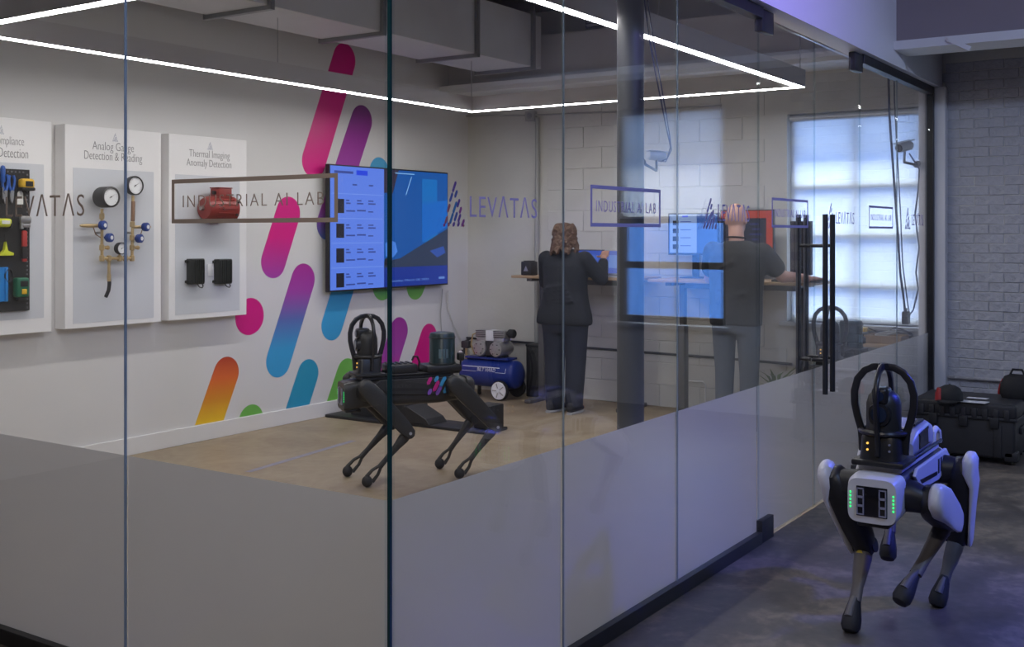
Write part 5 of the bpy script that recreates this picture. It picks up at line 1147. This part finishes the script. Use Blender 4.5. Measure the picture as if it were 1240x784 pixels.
# ------------------------------------------------------------------ table under the bright window
t = thing('window_table', 'low wooden table under the bright window loaded with cables', 'table', (8.88, 2.50, 0))
MB().rbox((0, 0, 0.715), (0.46, 0.62, 0.03), 0.004).build('tabletop', 'desk_wood', t)
for x in (-0.20, 0.20):
    for y in (-0.27, 0.27): MB().rbox((x, y, 0.35), (0.045, 0.045, 0.70), 0.004).build('leg', 'leg_metal', t)
MB().rbox((-0.22, 0, 0.67), (0.02, 0.50, 0.06), 0.003).build('apron', 'leg_metal', t)
TZ = 0.73
t = thing('equipment_box', 'flat dark equipment box on the window table', 'box', (8.78, 2.625, TZ)); MB().rbox((0, 0, 0.035), (0.20, 0.27, 0.07), 0.008).build('body', 'gauge_black', t); MB().rbox((-0.101, 0, 0.035), (0.004, 0.23, 0.03), 0.001).build('front_panel', 'black_plastic', t)
for k in range(4): MB().cyl((-0.102, -0.09+k*0.06, 0.035), (-0.108, -0.09+k*0.06, 0.035), 0.006, n=8).build('port', 'tool_steel', t)
t = thing('yellow_box', 'small yellow box among the cables on the window table', 'box', (8.935, 2.585, TZ)); MB().rbox((0, 0, 0.045), (0.09, 0.11, 0.09), 0.006).build('body', 'tool_yellow', t); MB().rbox((0, 0, 0.092), (0.094, 0.114, 0.008), 0.002).build('lid', 'tool_yellow', t)
t = thing('cardboard_tray', 'shallow brown tray of cables at the window end of the table', 'tray', (8.80, 2.335, TZ)); cbm = mat('cardboard', (0.28, 0.18, 0.10), 0.8)
MB().b2((-0.12, -0.14, 0.0), (0.12, 0.14, 0.006)).build('bottom', cbm, t)
for a, b_ in (((-0.12, -0.14, 0), (-0.114, 0.14, 0.06)), ((0.114, -0.14, 0), (0.12, 0.14, 0.06)), ((-0.114, -0.14, 0), (0.114, -0.134, 0.06)), ((-0.114, 0.134, 0), (0.114, 0.14, 0.06))): MB().b2(a, b_).build('side', cbm, t)
cr_ = random.Random(11)
for k, (x, y, m, lab) in enumerate(((9.03, 2.70, 'cable_black', 'loose coil of black cable at the desk end of the window table'), (9.03, 2.47, 'cable_black', 'tangled black cable standing up behind the equipment box'), (8.80, 2.335, 'conduit_grey', 'grey coiled cable lying in the cardboard tray'), (9.03, 2.275, 'cable_black', 'black looped cable below the hanging wires on the window table'))):
    t = thing('cable_coil', lab, 'cable', (x, y, TZ+0.002+(0.008 if k == 2 else 0)), 0, 'cables on the window table')
    for q in range(4):
        rr = 0.055+0.018*cr_.random(); ph = cr_.uniform(0, 6); tl = cr_.uniform(0.1, 0.6)
        MB().tube([(rr*math.cos(a), rr*1.2*math.sin(a), 0.012+q*0.012+rr*tl*(1+math.sin(a+ph))) for a in [2*PI*i/24 for i in range(24)]], 0.006, 6, True).build('loop', m, t)

# ------------------------------------------------------------------ security cameras and hanging cables
mat('camera_shell', (0.55, 0.56, 0.58), 0.35, var=0.05)
def bullet(label, c, d, mount, up=0.0):
    t = thing('security_camera', label, 'camera', c, 0, 'bullet cameras'); d = Vector(d).normalized(); o = V(0, 0, 0)
    b_ = MB().lathe(o-d*0.085, d, [(0.02, 0), (0.034, 0.006), (0.037, 0.02), (0.037, 0.15), (0.034, 0.16), (0.030, 0.155)], 24).build('barrel', 'camera_shell', t)
    MB().lathe(o+d*0.066, d, [(0.001, 0), (0.030, 0.0), (0.030, 0.006), (0.001, 0.006)], 20, False).build('front_glass', 'sensor_glass', b_)
    r = d.cross(Z).normalized(); u = r.cross(d)
    MB().loft([(o-d*0.09+u*0.040, r, u, 0.040, 0.004), (o+d*0.105+u*0.040, r, u, 0.040, 0.004)], 16, 5).build('sun_shield', 'camera_shell', t)
    m = Vector(mount)
    MB().tube([o-u*0.03, V(0, 0, -0.09), V(0, 0, -0.125)], 0.010, 8).build('mount_stem', 'black_metal', t); MB().tube([V(0, 0, -0.12), m*0.6+V(0, 0, -0.05), m], 0.011, 8).build('mount_arm', 'black_metal', t)
    MB().cyl(m-m.normalized()*0.012, m, 0.03, n=16).build('mount_plate', 'black_metal', t)
    return t
c1 = UD(1095, 178, 8.62)
bullet('grey bullet camera on a black bracket at the bright window', c1, (-1, 0.35, -0.22), V(XEND-0.0-c1.x+0.02, YG+0.095-c1.y+0.0, -0.13))
c2 = UD(795, 189, 5.55); colx = V(pc.x, pc.y, c2.z)
bc_ = bullet('dark bullet camera clamped to the pipe column', c2, (0.85, -0.5, -0.05), (colx-c2)*0.9+V(0, 0, -0.06)); bc_.scale = (0.62, 0.62, 0.62)
def hang(label, ps, dep, r, m, nm='hanging_cable'):
    return tag(MB().tube([UD(x, y, dep) for x, y in ps], r, 6).build(nm, m), label, 'cable')
top = UD(1076, 60, 8.7); 
hang('dark cable bundle hanging from the ceiling in front of the bright window', [(1070, -20), (1075, 60), (1077, 140), (1082, 210), (1087, 280), (1090, 330), (1094, 360), (1096, 378)], 8.55, 0.009, 'cable_blue')
hang('thin blue cable hanging beside the window camera', [(1082, -20), (1083, 120), (1090, 250), (1093, 320), (1097, 352), (1101, 380)], 8.6, 0.005, 'cable_blue')
hang('wavy blue cable running down the edge of the bright window', [(1101, 186), (1113, 205), (1112, 230), (1108, 260), (1113, 300), (1109, 330), (1112, 350), (1106, 375), (1100, 384)], 8.62, 0.006, 'cable_blue')
pbx = UD(1097, 385, 8.58); t = thing('power_adapter', 'black power adapter hanging at the end of the window cables', 'adapter', pbx); MB().rbox((0, 0, 0), (0.05, 0.055, 0.10), 0.008).build('body', 'black_plastic', t); MB().cyl((0, 0, 0.05), (0, 0, 0.075), 0.012, n=10).build('strain_relief', 'rubber', t)
hang('thin blue cable drooping from the ceiling to the column camera', [(777, -30), (785, 40), (794, 90), (802, 130), (808, 160), (812, 178), (808, 192), (800, 196)], 5.5, 0.0035, 'cable_blue')
hang('second blue cable beside the one drooping to the column camera', [(780, -30), (791, 50), (800, 100), (807, 140), (811, 165), (813, 182), (806, 196), (797, 195)], 5.52, 0.003, 'cable_blue')

# ------------------------------------------------------------------ plant, floor tape
pp = UX(940, 460, 8.85)
t = thing('potted_plant', 'small green plant peeping over the frosted glass below the bald person', 'plant', (8.85, pp.y, 0)); mat('leaf_green', (0.10, 0.17, 0.03), 0.5, var=0.4, scale=30); mat('pot_clay', (0.20, 0.12, 0.09), 0.7)
MB().lathe((0, 0, 0), Z, [(0.07, 0), (0.075, 0.01), (0.10, 0.18), (0.105, 0.20), (0.095, 0.20), (0.09, 0.17), (0.01, 0.17)], 24).build('pot', 'pot_clay', t)
lr = random.Random(2)
for k in range(16):
    a = lr.uniform(0, 2*PI); ln = lr.uniform(0.20, 0.34); sp = lr.uniform(0.08, 0.20); u = V(math.cos(a), math.sin(a), 0); w_ = V(-math.sin(a), math.cos(a), 0)
    mid = V(0, 0, 0.17)+u*sp*0.45+Z*ln*0.7; tip = V(0, 0, 0.17)+u*sp*1.2+Z*ln*lr.uniform(0.75, 1.0); m = MB()
    vs = [V(0, 0, 0.17)+u*0.02-w_*0.006, V(0, 0, 0.17)+u*0.02+w_*0.006, mid+w_*0.018, mid-w_*0.018, tip]
    m.add(vs+[v+V(0, 0, -0.002) for v in vs], [(0, 1, 2, 3), (3, 2, 4), (5, 8, 7, 6), (8, 9, 7), (0, 5, 6, 1), (1, 6, 7, 2), (2, 7, 9, 4), (4, 9, 8, 3), (3, 8, 5, 0)]); m.build('leaf', 'leaf_green', t)
a_, b_ = UZ(300, 572), UZ(428, 534); dd = (b_-a_).normalized(); nn = V(-dd.y, dd.x, 0)*0.025
tag(MB().prism([a_-nn+V(0, 0, 0.0005), b_-nn+V(0, 0, 0.0005), b_+nn+V(0, 0, 0.0005), a_+nn+V(0, 0, 0.0005)], (0, 0, 0.0006)).build('floor_tape', mat('tape_lilac', (0.30, 0.29, 0.36), 0.6, var=0.3, scale=20)), 'faded lilac tape line on the lab floor in front of the black robot', 'tape')

# ------------------------------------------------------------------ black case and things on it (hall)
mat('case_black', (0.026, 0.026, 0.030), 0.5, var=0.15, scale=18); mat('cap_red', (0.32, 0.012, 0.014), 0.5); mat('paper', (0.62, 0.62, 0.66), 0.6)
f0 = UZ(1230, 566)
cx0 = f0.x; cyr = f0.y
t = thing('equipment_case', 'large black ribbed equipment case on wheels against the brick wall', 'case', (cx0+0.27, cyr+0.335, 0))
MB().rbox((0, 0, 0.175), (0.52, 0.66, 0.27), 0.02, 3).build('body', 'case_black', t); lid = MB().rbox((0, 0, 0.365), (0.54, 0.68, 0.10), 0.02, 3).build('lid', 'case_black', t)
MB().rbox((0, 0, 0.312), (0.555, 0.695, 0.022), 0.006).build('rim', 'case_black', t)
for k in range(9): MB().rbox((-0.272, -0.28+k*0.07, 0.345), (0.02, 0.038, 0.07), 0.006).build('lid_rib', 'case_black', t)
for y in (-0.2, 0.0, 0.2): MB().rbox((-0.275, y, 0.285), (0.022, 0.06, 0.075), 0.006).build('latch', 'black_plastic', t)
for y in (-0.22, 0.22): MB().rbox((-0.262, y, 0.16), (0.014, 0.05, 0.22), 0.004).build('body_rib', 'case_black', t)
MB().rbox((0.0, -0.338, 0.22), (0.20, 0.022, 0.05), 0.008).build('side_handle', 'black_plastic', t)
for x in (-0.21, 0.21):
    for y in (-0.28, 0.28): MB().cyl((x, y-0.02, 0.040), (x, y+0.02, 0.040), 0.040, n=20).build('wheel', 'rubber', t)
for x in (-0.21, 0.21): MB().rbox((x, -0.30, 0.06), (0.10, 0.09, 0.07), 0.012).build('wheel_housing', 'case_black', t)
CT = 0.4155
q_ = UZ(1150, 485, CT)
t = thing('baseball_cap', 'red and black cap lying on the black case', 'cap', (min(q_.x, cx0+0.47), q_.y, CT))
MB().lathe((0, 0, 0), Z, [(0.088, 0), (0.09, 0.012), (0.086, 0.05), (0.070, 0.085), (0.035, 0.105), (0.004, 0.110)], 24).build('crown', 'soft_black', t)
MB().loft([(V(-0.01, 0.055, z), X, Y, a, b_) for z, a, b_ in ((0.004, 0.075, 0.040), (0.05, 0.070, 0.036), (0.085, 0.045, 0.026))], 18, 2.2).build('side_panel', 'cap_red', t)
MB().loft([(V(-0.085-k*0.03, -0.01, 0.008-0.002*k), Y, Z, 0.075-0.008*k*k, 0.003) for k in range(4)], 14, 3).build('brim', 'soft_black', t); MB().ell((0, 0, 0.110), (0.007, 0.007, 0.005)).build('button', 'soft_black', t)
for i, (px, py, rx, ry, lab) in enumerate(((1178, 487, 0.10, 0.055, 'white paper sheet lying on the black case beside the cap'), (1184, 483, 0.07, 0.035, 'small white slip behind the paper on the black case'))):
    q_ = UZ(px, py, CT); o = MB(); o.prism([V(q_.x, q_.y, CT+0.0005+0.002*i)+V(a*ry, b_*rx, 0) for a, b_ in ((-1, -0.9), (-0.8, 1), (0.9, 0.95), (1, -1))], (0, 0, 0.0012))
    tag(o.build('paper_sheet', 'paper'), lab, 'paper')
q_ = UZ(1232, 482, CT)
t = thing('tool_bag', 'black bag with red trim at the right edge of the view', 'bag', (min(q_.x, cx0+0.44), q_.y, CT))
MB().loft([(V(0, 0, z), X, Y, a, b_) for z, a, b_ in ((0.0, 0.075, 0.10), (0.03, 0.085, 0.115), (0.10, 0.08, 0.11), (0.15, 0.055, 0.085), (0.165, 0.03, 0.05))], 24, 3).build('bag_body', 'soft_black', t)
MB().tube([(-0.02+0.07*0, 0.117-0.004*k*k*0.3, 0.02+0.022*k) for k in range(6)], 0.010, 8).build('red_trim', 'cap_red', t); MB().tube([(0, -0.05, 0.155), (0, -0.03, 0.20), (0, 0.03, 0.20), (0, 0.05, 0.155)], 0.008, 8).build('handle', 'soft_black', t)
